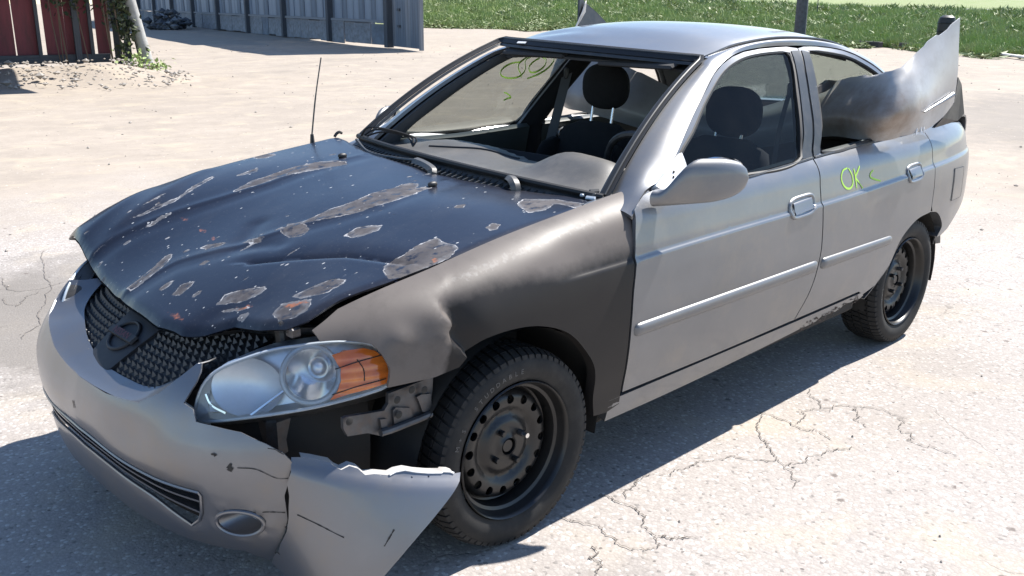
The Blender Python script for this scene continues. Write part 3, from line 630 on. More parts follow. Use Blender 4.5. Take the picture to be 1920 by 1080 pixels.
V = np.stack([np.stack([bx-np.cos(ang)*w, by-np.sin(ang)*w, bz-.02], -1), np.stack([bx+np.cos(ang)*w, by+np.sin(ang)*w, bz-.02], -1), np.stack([bx+lx, by+ly, bz+hh], -1)], 1).reshape(-1, 3)
me = bpy.data.meshes.new('grass'); me.vertices.add(3*nB); me.vertices.foreach_set('co', V.ravel().astype(np.float32)); me.loops.add(3*nB); me.loops.foreach_set('vertex_index', np.arange(3*nB, dtype=np.int32))
me.polygons.add(nB); me.polygons.foreach_set('loop_start', np.arange(0, 3*nB, 3, dtype=np.int32)); me.update(calc_edges=True); me.materials.append(M['grass'])
o = bpy.data.objects.new('grass', me); COL.objects.link(o); tag(o, 'bright green grass covering the bank below the road', kind='stuff')
nW = 34000; wc = RNG_.uniform(760, 2060, 420); wt = RNG_.random(420)**1.3*.9; ci = RNG_.integers(0, 420, nW); b = wc[ci]+RNG_.normal(0, 7, nW); t = np.clip(wt[ci]+RNG_.normal(0, .035, nW), -.02, 1)
r = R0(b) + (RT(b)-R0(b))*t + (1-t)*(.9*np.sin(b*.05)+.6*np.sin(b*.023+1)) - .6*(t < .1)
tt = (b-960)/1769*.964; dx = DV[0]+RV[0]*tt; dy = DV[1]+RV[1]*tt; l = np.hypot(dx, dy); bx = CAMXY[0]+dx/l*r; by = CAMXY[1]+dy/l*r; bz = bank_z(b, np.clip(t, 0, 1))
hh = RNG_.uniform(.15, .45, nW)*(.5+wt[ci]); ang = RNG_.uniform(0, 6.28, nW); w = RNG_.uniform(.03, .09, nW); q = RNG_.random(nW)*.8
bot_ = bz+hh*q*.6; lx, ly = RNG_.normal(0, .16, nW), RNG_.normal(0, .16, nW)
V = np.stack([np.stack([bx-np.cos(ang)*w, by-np.sin(ang)*w, bot_], -1), np.stack([bx+np.cos(ang)*w, by+np.sin(ang)*w, bot_+.05], -1), np.stack([bx+lx, by+ly, bot_+hh*.5], -1)], 1).reshape(-1, 3)
me = bpy.data.meshes.new('tall_weeds'); me.vertices.add(3*nW); me.vertices.foreach_set('co', V.ravel().astype(np.float32)); me.loops.add(3*nW); me.loops.foreach_set('vertex_index', np.arange(3*nW, dtype=np.int32))
me.polygons.add(nW); me.polygons.foreach_set('loop_start', np.arange(0, 3*nW, 3, dtype=np.int32)); me.update(calc_edges=True); me.materials.append(M['weeds'])
o = bpy.data.objects.new('tall_weeds', me); COL.objects.link(o); tag(o, 'mixed taller weeds growing in clumps over the grass bank', kind='stuff')
# cracks in the pavement: narrow ragged channels of dark fill
CR = [[(-0.206,0.803,0.0),(-0.218,0.897,0.0),(-0.219,1.002,0.0),(-0.243,1.104,0.0),(-0.294,1.113,0.0),(-0.38,0.986,0.0),(-0.408,0.877,0.0),(-0.406,0.803,0.0)], [(-0.321,1.087,0.0),(-0.348,1.132,0.0),(-0.383,1.174,0.0)],
      [(-0.422,0.866,0.0),(-0.535,0.841,0.0),(-0.66,0.868,0.0),(-0.775,0.897,0.0),(-0.9,0.921,0.0),(-0.961,0.991,0.0),(-1.011,1.071,0.0),(-0.979,1.144,0.0),(-0.894,1.217,0.0)], [(-1.022,1.071,0.0),(-1.154,0.937,0.0),(-1.262,0.848,0.0),(-1.339,0.819,0.0),(-1.338,0.985,0.0),(-1.333,1.076,0.0),(-1.319,1.143,0.0)],
      [(-1.004,1.13,0.0),(-1.126,1.147,0.0),(-1.228,1.175,0.0),(-1.316,1.211,0.0)], [(-1.346,0.947,0.0),(-1.519,0.953,0.0),(-1.65,1.021,0.0),(-1.698,1.109,0.0),(-1.706,1.213,0.0)], [(-1.661,1.038,0.0),(-1.591,1.091,0.0),(-1.513,1.138,0.0)],
      [(-1.716,1.208,0.0),(-1.613,1.244,0.0),(-1.528,1.353,0.0),(-1.527,1.469,0.0)], [(-1.685,0.814,0.0),(-1.598,0.921,0.0),(-1.565,0.997,0.0)], [(0.205,-3.228,-0.0),(0.227,-2.888,0.0),(0.11,-2.821,0.0),(-0.041,-2.881,0.0)], [(-0.201,-3.687,0.0),(-0.054,-3.302,0.0),(0.081,-2.822,0.0),(0.317,-2.285,0.0),(0.48,-2.012,0.0)], [(0.337,-2.791,0.0),(0.332,-2.595,0.0),(0.234,-2.695,0.0),(0.12,-2.789,0.0)], [(-0.151,0.977,0.0),(-0.093,1.038,0.0),(-0.02,1.095,0.0)]]
mb = MB()
for c in CR:
    q = crs(np.array(c), 14*len(c)); q[:, :2] += RNG_.normal(0, .0035, (len(q), 2))+.012*np.stack([np.interp(np.arange(len(q)), np.arange(0, len(q)+5, 5), RNG_.normal(0, 1, len(np.arange(0, len(q)+5, 5)))) for _ in (0, 1)], -1); q[:, 2] = .004
    w = .0036*(.4+RNG_.random(len(q)))*np.minimum(1, np.minimum(np.arange(len(q))+.3, len(q)-.7-np.arange(len(q)))/3); mb.ribbon(q, np.tile([0, 0, 1.], (len(q), 1)), w)
tag(mb.build('pavement_cracks', M['crack'], None, False), 'thin dark cracks wandering over the pale asphalt', kind='stuff')
# loose stones and bits
def ico(c, r, mb, seed):
    rr = np.random.default_rng(seed); V = np.array([(0, 0, 1), (.9, 0, .2), (.28, .85, .2), (-.72, .53, .15), (-.72, -.53, .2), (.28, -.85, .15), (0, 0, -.7)])*rr.uniform(.6, 1.25, (7, 1))
    a = rr.uniform(0, 6.28); R = np.array([[math.cos(a), -math.sin(a), 0], [math.sin(a), math.cos(a), 0], [0, 0, 1]])
    F = [(0, 1, 2), (0, 2, 3), (0, 3, 4), (0, 4, 5), (0, 5, 1), (6, 2, 1), (6, 3, 2), (6, 4, 3), (6, 5, 4), (6, 1, 5)]
    mb.add((V*np.array([1, rr.uniform(.7, 1), rr.uniform(.5, .8)])*r)@R.T+np.asarray(c), F)
mb = MB()
for k in range(620):
    px = RNG_.uniform(-150, 2050); r = 5 + 32*RNG_.random()**.8; p = polar(px, r)
    if -3.7 < p[0] < 1.1 and abs(p[1]) < 1.1: continue
    s = (.006+.016*RNG_.random()**2.5)*(1+.03*r); ico((p[0], p[1], float(gheight(p[0], p[1]))+s*.2), s, mb, k)
for k in range(260):
    p = np.array([RNG_.uniform(-4.5, 1.2), RNG_.uniform(1.0, 3.4)]) if k % 2 else np.array([RNG_.uniform(-8, -3.6), RNG_.uniform(-1.5, 2.5)])
    s = RNG_.uniform(.003, .008); ico((p[0], p[1], s*.3), s, mb, 2000+k)
tag(mb.build('gravel', M['stone'], None, False), 'loose stones scattered over the dusty lot', kind='stuff')
# ---------------------------------------------------------------- dirt bank with rubble in front of the red shed
def bank2(a, c):  # a bearing px, c radial metres about 25
    return np.exp(-((c-21.6)/1.5)**2)*(.10+.26*np.exp(-((a-190)/95.)**2)+.22*np.exp(-((a-20)/120.)**2))*sstep(420, 300, a)
V = [(*polar(a, c), float(bank2(a, c))-.09) for a in np.linspace(-300, 430, 80) for c in np.linspace(17, 26, 40)]
tag(raw('dirt_bank', V, gridf(80, 40), M['ground']), kind='structure')
mb = MB()
for k in range(300):
    a = RNG_.uniform(-120, 350); c = RNG_.normal(20.6, .8); p = polar(a, c); s = RNG_.uniform(.02, .065)*(1+.8*(RNG_.random() > .93)); ico((*p, float(bank2(a, c))-.02+s*.3), s, mb, 5000+k)
tag(mb.build('rubble', M['stone'], None, False), 'pale rubble lying along the dirt bank below the red shed', kind='stuff')
# ---------------------------------------------------------------- red shed (far left)
UBOX = {}
def ubox(m, key, bev=.02):
    if key not in UBOX:
        b = MB(); b.box((0, 0, 0), (1, 1, 1)); me = bpy.data.meshes.new(key); me.from_pydata(b.V, [], b.F); me.materials.append(m); UBOX[key] = me
    return UBOX[key]
def piece(name, key, m, parent, c, d, rz=0., rx=0., ry=0.):
    o = bpy.data.objects.new(name, ubox(m, key)); COL.objects.link(o); o.parent = parent; o.location = c; o.scale = d; o.rotation_euler = (rx, ry, rz); return o
p0, p1 = polar(-330, 23.0), polar(248, 23.6); ux = p1-p0; Lw = float(np.hypot(*ux)); rz = math.atan2(ux[1], ux[0])
shed = empty('shed', (*p0, .05), 'dark red board shed with gaps between its boards, at the far left', 'shed', None, rz)
sx = lambda px: (px+330)/578*Lw            # along the wall
edges = [-330, -285, -240, -190, -145, -95, -50, -2, 44, 57, 100, 150, 163, 194]
for a, b_ in zip(edges[:-1], edges[1:]):
    if b_-a < 20: continue
    hgt = 3.4; w = sx(b_)-sx(a); piece('wall_board', 'red_board', M['red'], shed, ((sx(a)+sx(b_))/2, random.uniform(-.012, .012), .34+hgt/2), (w-.012, .03, hgt), random.uniform(-.01, .01), 0, random.uniform(-.006, .006))
for px in (50, 157): piece('batten', 'dark_post', M['post'], shed, (sx(px)-.06, -.10, 1.75), (.07, .08, 3.5))
for px in (-320, -100, 120, 203, 225): piece('post', 'dark_post', M['post'], shed, (sx(px), -.16, 1.75), (.12, .12, 3.5))
piece('sill_beam', 'dark_post', M['post'], shed, (Lw/2-.3, -.06, .26), (Lw-.6, .14, .18)); piece('top_beam', 'dark_post', M['post'], shed, (Lw/2, -.1, 3.6), (Lw, .16, .2))
piece('side_wall', 'red_board', M['red'], shed, (.05, -2.2, 1.8), (.06, 4.2, 3.4)); piece('roof', 'grey_sheet', M['sheet'], shed, (Lw/2, -2.0, 3.95), (Lw+.5, 5, .06), 0, .08)
for k, (px, z0, z1) in enumerate(((205, .9, 1.5), (212, 1.9, 2.3), (232, .8, 1.6), (236, 2.0, 2.7))):
    piece('slat', 'red_board' if k % 2 else 'pale_board', M['red'] if k % 2 else M['board2'], shed, (sx(px), 0, (z0+z1)/2), (.26, .025, z1-z0), 0, 0, random.uniform(-.1, .1))
# leaning pole beside it
pp = polar(269, 23.2); t2 = polar(240, 23.2)
pole = empty('leaning_post', (*pp, .0), 'pale grey weathered post leaning left beside the red shed', 'post')
mb = MB(); dx = (t2-pp); mb.tube([(0, 0, 0), (dx[0]*.5, dx[1]*.5, .9), (dx[0], dx[1], 1.8), (dx[0]*1.7, dx[1]*1.7, 3.1)], [.13, .125, .12, .11], 12); mb.build('shaft', M['pole'], pole)
mb = MB(); q = (polar(257, 23.3)-pp); q2 = polar(236, 23.3)-pp; mb.tube([(q[0], q[1], .15), ((q[0]+q2[0])/2, (q[1]+q2[1])/2, .95), (q2[0], q2[1], 1.85), (q2[0]*1.2, q2[1]*1.2, 2.9)], [.07, .065, .06, .055], 8); mb.build('brace', M['post'], pole)
# vines over the shed's end
def leaves(mb, n, fn, s0, s1):
    for k in range(n):
        c = np.array(fn()); s = random.uniform(s0, s1); a = RNG_.normal(0, 1, 3); a /= np.linalg.norm(a); b = np.cross(a, RNG_.normal(0, 1, 3)); b /= np.linalg.norm(b)
        mb.add([c-a*s, c+b*s*.55, c+a*s, c-b*s*.55], [(0, 1, 2, 3)])
def vine(px0, px1, z0, z1, n, label, hang=False):
    base = polar((px0+px1)/2, 23.1); r = empty('vine', (*base, .2), label, 'vine'); mb = MB()
    A, B = polar(px0, 23.05)-base, polar(px1, 23.05)-base
    cl = [(random.random(), random.uniform(z0, z1)) for _ in range(14)]
    def fn():
        u, z = random.choice(cl); u += random.gauss(0, .16); z += random.gauss(0, .2); p = A+(B-A)*u; return (p[0]+random.gauss(0, .05), p[1]+random.gauss(0, .05), min(max(z, .1), z1+.2))
    leaves(mb, n, fn, .04, .085); mb.build('foliage', M['vine'], r, False); mb = MB()
    for k in range(5):
        u = random.random(); p = A+(B-A)*u; q = A+(B-A)*min(1, max(0, u+random.uniform(-.3, .3)))
        mb.tube(crs([(p[0], p[1], 0), ((p[0]+q[0])/2+.05, (p[1]+q[1])/2, z1*.4), (q[0], q[1], z1)], 8), .012, 5)
    mb.build('stem', M['stem'], r)
vine(193, 247, .1, 3.0, 900, 'dark green vine climbing the broken end of the red shed'); vine(92, 160, 1.3, 3.2, 420, 'dark creeper hanging down between the red shed boards')
def weed(px, r, n, h, w, label):
    base = polar(px, r); e = empty('weed', (*base, .08), label, 'weed'); mb = MB(); leaves(mb, n, lambda: (random.gauss(0, w), random.gauss(0, w), abs(random.gauss(0, h))), .03, .07); mb.build('foliage', M['grass'], e, False)
    mb = MB(); mb.tube([(0, 0, -.05), (.02, 0, h)], .012, 5); mb.build('stem', M['stem'], e)
weed(245, 22.7, 160, .22, .16, 'low green weeds at the foot of the leaning post'); weed(283, 22.8, 90, .10, .14, 'small tuft of weeds to the right of the leaning post')
# ---------------------------------------------------------------- long grey barn
c0 = polar(731, 35.0); wd_ = np.array([-.232, -.973]); e1 = polar(786, 32.6)
barn = empty('barn', (*c0, 0), 'long weathered grey barn casting a shadow on the dirt lot', 'barn', None, math.atan2(wd_[1], wd_[0]))
BH = 6.8; LB = 52.; sp_ = 5.9
x = .12; k = 0
while x < LB:
    w = random.choice((.55, .62, .7, .8)); key = 'grey_sheet' if (k*7) % 5 < 3 else 'weathered_board'
    piece('wall_board', key, M['sheet'] if key == 'grey_sheet' else M['board'], barn, (x+w/2, random.uniform(-.02, .02), .85+(BH-.85)/2+random.uniform(-.04, .04)), (w-.02, .035, BH-.85), random.uniform(-.006, .006)); x += w; k += 1
x = .1
while x < LB:
    w = random.uniform(.9, 1.7); piece('skirt_board', 'pale_board' if random.random() < .6 else 'weathered_board', M['board2'] if 'pale_board' in UBOX else M['board2'], barn, (x+w/2, .05+random.uniform(-.02, .02), .42), (w-.04, .04, .84+random.uniform(-.12, .05)), 0, 0, random.uniform(-.01, .01)); x += w
for n in range(9): piece('post', 'dark_post', M['post'], barn, (n*sp_+.02, .12, BH/2), (.24 if n else .3, .24, BH))
piece('rail', 'pale_board', M['board2'], barn, (LB/2, .085, .88), (LB, .06, .10))
# short end wall turned towards the lot
loc = lambda P: (float((P-c0)@wd_), float((P-c0)@np.array([-wd_[1], wd_[0]])))
ex, ey = loc(e1); Le = math.hypot(ex, ey); ra = math.atan2(ey, ex); nb = 6
for k in range(nb):
    f = (k+.5)/nb; piece('end_board', 'weathered_board' if k % 3 else 'pale_board', M['board'] if k % 3 else M['board2'], barn, (ex*f, ey*f, BH/2+.0), (Le/nb-.015, .04, BH-.1), ra)
piece('corner_board', 'pale_board', M['board2'], barn, (ex, ey, BH/2), (.12, .12, BH)); piece('door_hinge', 'dark_post', M['post'], barn, (ex*.3, ey*.3+.05, 1.3), (.22, .05, .08), ra); piece('door_hinge', 'dark_post', M['post'], barn, (ex*.3, ey*.3+.05, .75), (.22, .05, .08), ra)
piece('back_wall', 'weathered_board', M['board'], barn, (LB/2+7, -3, BH/2), (LB-4, .1, BH)); piece('roof', 'grey_sheet', M['sheet'], barn, (LB/2+3.2, -1.4, BH+.25), (LB-5, 3.4, .08), 0, -.12)
# rubbish by the far end of the barn
e = empty('scrap_pile', (*polar(312, 60), 0), 'pale scrap heaped in the shade at the far end of the barn', 'scrap pile')
mb = MB(); mb2 = MB()
for k in range(150):
    p = polar(random.gauss(310, 16), 60+random.gauss(0, .8))-polar(312, 60); sz = random.uniform(.12, .42); ico((p[0], p[1], random.uniform(0, 1.1)**1.5*max(.1, 1-abs(k % 30-15)/15.)), sz, mb if random.random() < .25 else mb2, 9000+k)
mb.build('pale_scrap', M['board2'], e, False)['kind'] = 'stuff'; mb2.build('dark_scrap', M['post'], e, False)['kind'] = 'stuff'
# ---------------------------------------------------------------- far right: poles, timbers, drum
def simple(name, loc, label, cat, group=None): return empty(name, loc, label, cat, group)
P = polar(1497, 44); e = simple('utility_pole', (*P, 0), 'dark utility pole standing in the grass behind the car roof', 'pole'); mb = MB(); mb.tube([(0, 0, -.2), (.02, 0, 3), (.05, .0, 8)], [.25, .24, .20], 14); mb.build('shaft', M['post'], e); mb = MB(); mb.tube([(0, 0, -.1), (0, 0, .35)], [.30, .27], 14); mb.build('collar', M['timber'], e)
P = polar(1526, 62); e = simple('thin_post', (*P, .5), 'thin dark rod standing in the grass right of the utility pole', 'post'); mb = MB(); mb.tube([(0, 0, -.3), (.05, 0, 1.9)], .03, 6); mb.build('rod', M['post'], e)
P = polar(1770, 40); e = simple('drum', (*P, -.05), 'black round-topped drum on the grass edge behind the torn bumper cover', 'drum'); mb = MB(); mb.lathe([(.0, 1.28), (.16, 1.27), (.27, 1.2), (.31, 1.05), (.31, .72), (.33, .70), (.31, .68), (.31, .02), (0, 0)], 24, 'z'); mb.build('shell', M['drum'], e); mb = MB(); mb.lathe([(.318, 1.02), (.335, 1.0), (.318, .98)], 24, 'z'); mb.build('rim', M['drum'], e)
for px0, px1, r, lab in ((1578, 1652, 41.5, 'long dark timber lying at the lot edge, left of the drum'), (1690, 1745, 40, 'short dark timber lying at the lot edge behind the torn bumper cover')):
    a, b_ = polar(px0, r), polar(px1, r-1.2); mid = (a+b_)/2; d = b_-a; e = simple('timber', (*mid, .10), lab, 'timber', None); mb = MB(); mb.box((0, 0, 0), (float(np.hypot(*d)), .24, .22), Matrix.Rotation(math.atan2(d[1], d[0]), 3, 'Z'), .02); mb.build('beam', M['timber'], e, False); 
    mb = MB(); mb.tube([(d[0]*.3, d[1]*.3, .08), (d[0]*.3, d[1]*.3, .14)], .02, 6); mb.build('spike', M['steel'], e)
a, b_ = polar(1868, 35.5), polar(1930, 33.0); mid = (a+b_)/2; d = b_-a; mb = MB(); mb.box((0, 0, 0), (float(np.hypot(*d)), .18, .06), Matrix.Rotation(math.atan2(d[1], d[0]), 3, 'Z'), .01)
o = mb.build('plank', M['plank'], None, False); o.location = (*mid, .09); tag(o, 'white plank lying at the grass edge on the far right', 'plank')

# ================================================================ the wrecked sedan
car = empty('car', (0, 0, 0), 'silver four-door sedan with a dented dark blue hood and crumpled front end', 'car')
S = lambda x, z: f_side(x, z)
ZL = [(x, float(Z_char(x))+d) for d in (-.004, .0, .004) for x in (.2, -3.3)]
zline = lambda d: [(x, float(Z_char(x))+d) for x in np.linspace(.2, -3.35, 60)]
CL = [zline(-.011), zline(-.0055), zline(0), zline(.0055), zline(.011)]
SEAM_F = [(-.458, .325), (-.4555, .349), (-.450, .45), (-.444, .60), (-.4455, .70), (-.459, .796), (-.4885, .929)]
SEAM_R = [(-1.520, .345), (-1.56, .41), (-1.59, .48), (-1.609, .60), (-1.605, .68), (-1.596, .77), (-1.599, .85), (-1.613, .944)]
def sh(L, d): return [(x+d, z) for x, z in L]
def cur(L, n): return [tuple(p) for p in crs(L, n)]
ARCH_R = [(-2.1416,0.2977),(-2.216,0.3455),(-2.2974,0.419),(-2.3371,0.5128),(-2.3895,0.5635),(-2.5013,0.6101),(-2.6559,0.6213)]
ARCH_R2 = [(-2.6559,0.6213),(-2.7474,0.6046),(-2.822,0.5639),(-2.8758,0.5093),(-2.8423,0.4638)]
BELT = [(-.62, .962), (-1.149, .950), (-1.540, .963), (-1.62, .966), (-2.16, .978), (-2.70, .985)]
def beltz(x): return float(np.interp(-x, [-p[0] for p in BELT], [p[1] for p in BELT]))
# --- front fenders
ARCH_F = [(.2094,.6604),(.1489,.6876),(.0369,.6920),(-.058,.6754),(-.1614,.6304),(-.2451,.5525),(-.2991,.4746),(-.3172,.3688),(-.3362,.300)]
top_f = [(x, 1.0) for x in np.linspace(-.56, .50, 30)]
fen = ([(-.4048+.01, .2929), (-.4664+.012, .3065)] + cur(sh(SEAM_F[:5], .0055), 14)[1:] + [(-.4590, .7663), (-.5150, .896), (-.554, .972)] + top_f
       + [(.5871-.01, .9359), (.5715, .8193), (.4666, .7465), (.4312, .6604), (.4348, .6103), (.3069, .6135), (.2405, .6265)] + cur(ARCH_F, 40))
def tz(x, z):
    a, b = .6, 1.
    for _ in range(24):
        m = (a+b)/2
        if float(f_fender(x, m)[2]) < z: a = m
        else: b = m
    return a
FL = [[(x, tz(x, float(Z_char(x))+d)) for x in np.linspace(-.05, -.46, 16)] for d in (-.011, -.0055, 0, .0055, .011)]
FL += [[(p[0]+d, p[1]) for p in DENT_T] for d in (-.012, -.006, 0, .006, .012)]
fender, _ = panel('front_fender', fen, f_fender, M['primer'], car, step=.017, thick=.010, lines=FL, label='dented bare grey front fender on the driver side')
fr = lambda x, t: f_side_clean(x, t)
def f_fender_r(x, t):
    V = f_fender(x, t); z = V[..., 2]; x = V[..., 0]
    for A, c in ((-.020, ((.47, .085), (.665, .075))), (.022, ((.30, .06), (.70, .09))), (-.010, ((.40, .03), (.735, .03))), (.010, ((.52, .04), (.70, .04)))):
        V[..., 1] += A*np.exp(-((x-c[0][0])/c[0][1])**2-((z-c[1][0])/c[1][1])**2)
    return V
panel('front_fender', fen, f_fender_r, M['silver'], car, step=.03, thick=.010, flip=True, out=(-1.2, 0, .6))
def fender_light_masks(o):  # fender colour lightened where sun and sky strike it
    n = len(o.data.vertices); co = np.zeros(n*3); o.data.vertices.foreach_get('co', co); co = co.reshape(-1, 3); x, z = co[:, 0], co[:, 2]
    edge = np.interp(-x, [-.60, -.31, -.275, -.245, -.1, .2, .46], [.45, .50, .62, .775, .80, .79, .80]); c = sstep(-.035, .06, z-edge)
    a = o.data.attributes.new('lit_and_soil', 'FLOAT', 'POINT'); a.data.foreach_set('value', c.astype(np.float32))
    ze = ZE(x); sc = .80*np.exp(-((z-(ze-.032))/.015)**2)*sstep(-.44, -.36, x)*sstep(.34, .18, x)  # scuffed ridge, paled to stand in for its sun highlight
    a = o.data.attributes.new('scuff_glint', 'FLOAT', 'POINT'); a.data.foreach_set('value', sc.astype(np.float32))
fender_light_masks(fender)
# fold over the arch lip
def lip(name, arc, F, w, m, parent, flip=False):
    q = crs(arc, 50); A = F(q[:, 0], q[:, 1]); B = A.copy(); B[:, 1] -= w
    if flip: A[:, 1] *= -1; B[:, 1] *= -1
    V, Fc = np.stack([A, B], 1).reshape(-1, 3), gridf(50, 2); o = raw(name, V, Fc, m, parent); finish(o, .003); return o
lip('arch_lip', ARCH_F, f_fender, .035, M['primer'], fender)
# --- doors (left), mirrored plain doors on the right
def door_poly_f(): 
    b = [(x, beltz(x)) for x in np.linspace(-1.6105, -.62, 24)]
    return [(-.4555-.0050, .347)] + [(x, .347+.003*math.sin((x+.45)*3)) for x in np.linspace(-.50, -1.49, 20)] + cur(sh(SEAM_R, .0035), 24) + b[:-1] + [(-.63, .972), (-.57, .965), (-.524, .948), (-.494, .933)] + cur(sh(SEAM_F[1:], -.0050), 18)[::-1]
def door_poly_r():
    b = [(x, beltz(x)) for x in np.linspace(-2.672, -1.62, 24)]
    return cur(sh(SEAM_R, -.0035), 24)[::-1] + [(x, .347+.004*(-1.52-x)) for x in np.linspace(-1.54, -2.06, 10)] + [(-2.115, .325)] + cur(ARCH_R[1:], 24) + [(-2.655, .70), (-2.6555, .80), (-2.660, .87), (-2.672, .95)] + b
SH = [[(x, z) for x in np.linspace(-.4, -3.3, 60)] for z in (.905, .93)]
doors = {}
for nm, poly in (('front_door', door_poly_f()), ('rear_door', door_poly_r())):
    for fl in (False, True):
        d, _ = panel(nm, poly, S, M['silver'], car, step=.026 if not fl else .05, thick=.014, lines=CL+SH if not fl else (), flip=fl)
        doors[nm, fl] = d
# --- rear quarter and fuel door
qp = ([(-2.661, .645)] + cur(ARCH_R2, 14)[1:] + [(-2.90, .462), (-2.99, .478), (-3.12, .535), (-3.25, .575), (-3.36, .60), (-3.42, .62), (-3.42, .945)]
      + [(-3.30, .968), (-3.1, .982), (-2.95, .992), (-2.80, .995), (-2.68, .985), (-2.678, .95), (-2.666, .87), (-2.662, .80)])
FUEL = [(-2.935, .785), (-3.10, .775), (-3.11, .625), (-2.94, .630)]
for fl in (False, True):
    q_, _ = panel('rear_quarter_panel', qp, S, M['silver'], car, step=.026, thick=.010, lines=CL if not fl else (), flip=fl)
    if not fl: quarter = q_
fd, _ = panel('fuel_door', [(x+.006*(1 if x < -3 else -1)*-1, z) for x, z in FUEL], lambda x, z: f_side(x, z)+np.array([0, .0035, 0]), M['silver'], quarter, step=.03, thick=.003)
mb = MB(); fq = lin(FUEL, .02, True); A = f_side(fq[:, 0], fq[:, 1])+np.array([0, .0012, 0]); A = np.vstack([A, A[:1]]); mb.tube(A, .0028, 5); mb.build('fuel_door_gap', M['seam'], quarter)
lip('arch_lip', ARCH_R, S, .04, M['silver'], doors['rear_door', False]); lip('arch_lip', ARCH_R2, S, .05, M['silver'], quarter)
# --- sills
sp1 = [(x, .334+.004*max(0, -1.5-x)) for x in np.linspace(-.40, -2.10, 30)] + [(x, .258+.058*max(0, (-x-.6)/1.5)**1.6+(.006*math.sin(x*31)+.004*math.sin(x*67))*(x < -1.6)) for x in np.linspace(-2.12, -.40, 44)]
for fl in (False, True): si, _ = panel('sill', sp1, S, M['silver'], car, step=.03, thick=.03, flip=fl)
mb = MB()
for k in range(60):        # corroded lower rear end of the sill
    x = RNG_.uniform(-2.10, -1.60); z = .258+.058*max(0, (-x-.6)/1.5)**1.6+RNG_.uniform(-.012, .014); p = f_side(x, z); mb.add(*[np.array([p+np.array([RNG_.normal(0, .009), .001+RNG_.uniform(0, .003), RNG_.normal(0, .005)]) for _ in range(4)]), [(0, 1, 2), (0, 2, 3)]])
mb.build('rust_flakes', M['rust'], car, False)['kind'] = 'stuff'
# --- rub strips (rounded section lofted along the door)
def strip(nm, xs, parent, flip=False):
    zt = np.interp([-x for x in xs], [.47, 1.58, 2.233], [.583, .585, .577]); zb = np.interp([-x for x in xs], [.48, 1.58, 2.233], [.538, .536, .534]); V = []; prof = [(0, -.004), (.02, .004), (.10, .008), (.35, .0125), (.66, .0135), (.86, .009), (.98, .002), (1, -.004)]
    n = len(xs); V = []
    for i, x in enumerate(xs):
        e = min(1, math.sqrt(min(i, n-1-i)/2.5)) if min(i, n-1-i) < 2.5 else 1; c = (zt[i]+zb[i])/2; h = (zt[i]-zb[i])/2*(.45+.55*e)
        for t, o in prof:
            z = c-h+2*h*t; p = f_side(x, z); V.append((x, p[1]+o*(e if o > 0 else 1), z))
    V = np.array(V); 
    if flip: V[:, 1] *= -1
    F = gridf(n, len(prof)); F = F if flip else F[:, ::-1]; return raw(nm, V, F, M['strip'], parent, True, 60)
for fl in (False, True):
    ex = lambda a, b, n: np.r_[a, a-.004, a-.012, np.linspace(a-.03, b+.03, n), b+.012, b+.004, b]
    strip('rub_strip', ex(-.468, -1.588, 24), doors['front_door', fl], fl); strip('rub_strip', ex(-1.628, -2.245, 14), doors['rear_door', fl], fl)
# --- door handles: recessed cup, surround and pull flap
def handle(c, parent, fl=False, w=.19, h=.082):
    sg = -1 if fl else 1
    def P(a, b, o): x = c[0]-a; z = c[1]+b; y = float(f_side(x, z)[1])+o; return (x, sg*y, z)
    def ring(rx, rz, o, n=36): return [P(rx*np.sign(math.cos(t))*abs(math.cos(t))**.55, rz*np.sign(math.sin(t))*abs(math.sin(t))**.55+(.06*rx*math.cos(t)), o) for t in np.linspace(0, 2*math.pi, n, endpoint=False)]
    rings = [ring(w*.50, h*.50, .0005), ring(w*.485, h*.47, .0065), ring(w*.45, h*.43, .0075), ring(w*.42, h*.37, .005), ring(w*.40, h*.34, .0015)]
    V = np.array(rings).reshape(-1, 3); n = 36; F = [(k*n+i, k*n+(i+1) % n, (k+1)*n+(i+1) % n, (k+1)*n+i) for k in range(4) for i in range(n)]; F += [tuple(range(4*n, 5*n))]
    F = [f if sg > 0 else f[::-1] for f in F]; o = raw('door_handle', V, [f[::-1] for f in F], M['silver'], parent, True, 50)
    V = []; 
    for a in np.linspace(-w*.34, w*.36, 12):
        for b, off in ((-h*.27, .001), (-h*.23, .0055), (-h*.05, .0075), (h*.14, .0072), (h*.25, .005), (h*.28, .001)): V.append(P(a, b+.06*a, off))
    Fp = gridf(12, 6); Fp = Fp if sg < 0 else Fp[:, ::-1]; raw('pull_flap', V, Fp, M['silver'], o, True, 50)
    if c[0] > -1.8:
        mb = MB(); q = P(w*.40, -.012, .006); mb.lathe([(0, .004), (.007, .004), (.009, 0), (.009, -.006)], 14); o2 = mb.build('key_lock', M['chrome2'], o); o2.location = q
for fl in (False, True): handle((-1.452, .815), doors['front_door', fl], fl); handle((-2.440, .826), doors['rear_door', fl], fl, .16)
# --- greenhouse
WIN_F = [(-.79, 1.035), (-.80, .985), (-1.149, .954), (-1.536, .968), (-1.60, 1.06), (-1.68, 1.20), (-1.762, 1.352), (-1.70, 1.3595), (-1.565, 1.357), (-1.45, 1.349), (-1.357, 1.334), (-1.27, 1.311), (-1.193, 1.280), (-1.06, 1.207), (-.933, 1.124)]
WIN_R = [(-1.700, .979), (-2.162, .985), (-2.60, .990), (-2.655, 1.0), (-2.66, 1.03), (-2.60, 1.10), (-2.52, 1.17), (-2.40, 1.254), (-2.276, 1.308), (-2.19, 1.331), (-2.105, 1.343), (-2.0, 1.354), (-1.91, 1.356), (-1.84, 1.22), (-1.77, 1.09)]
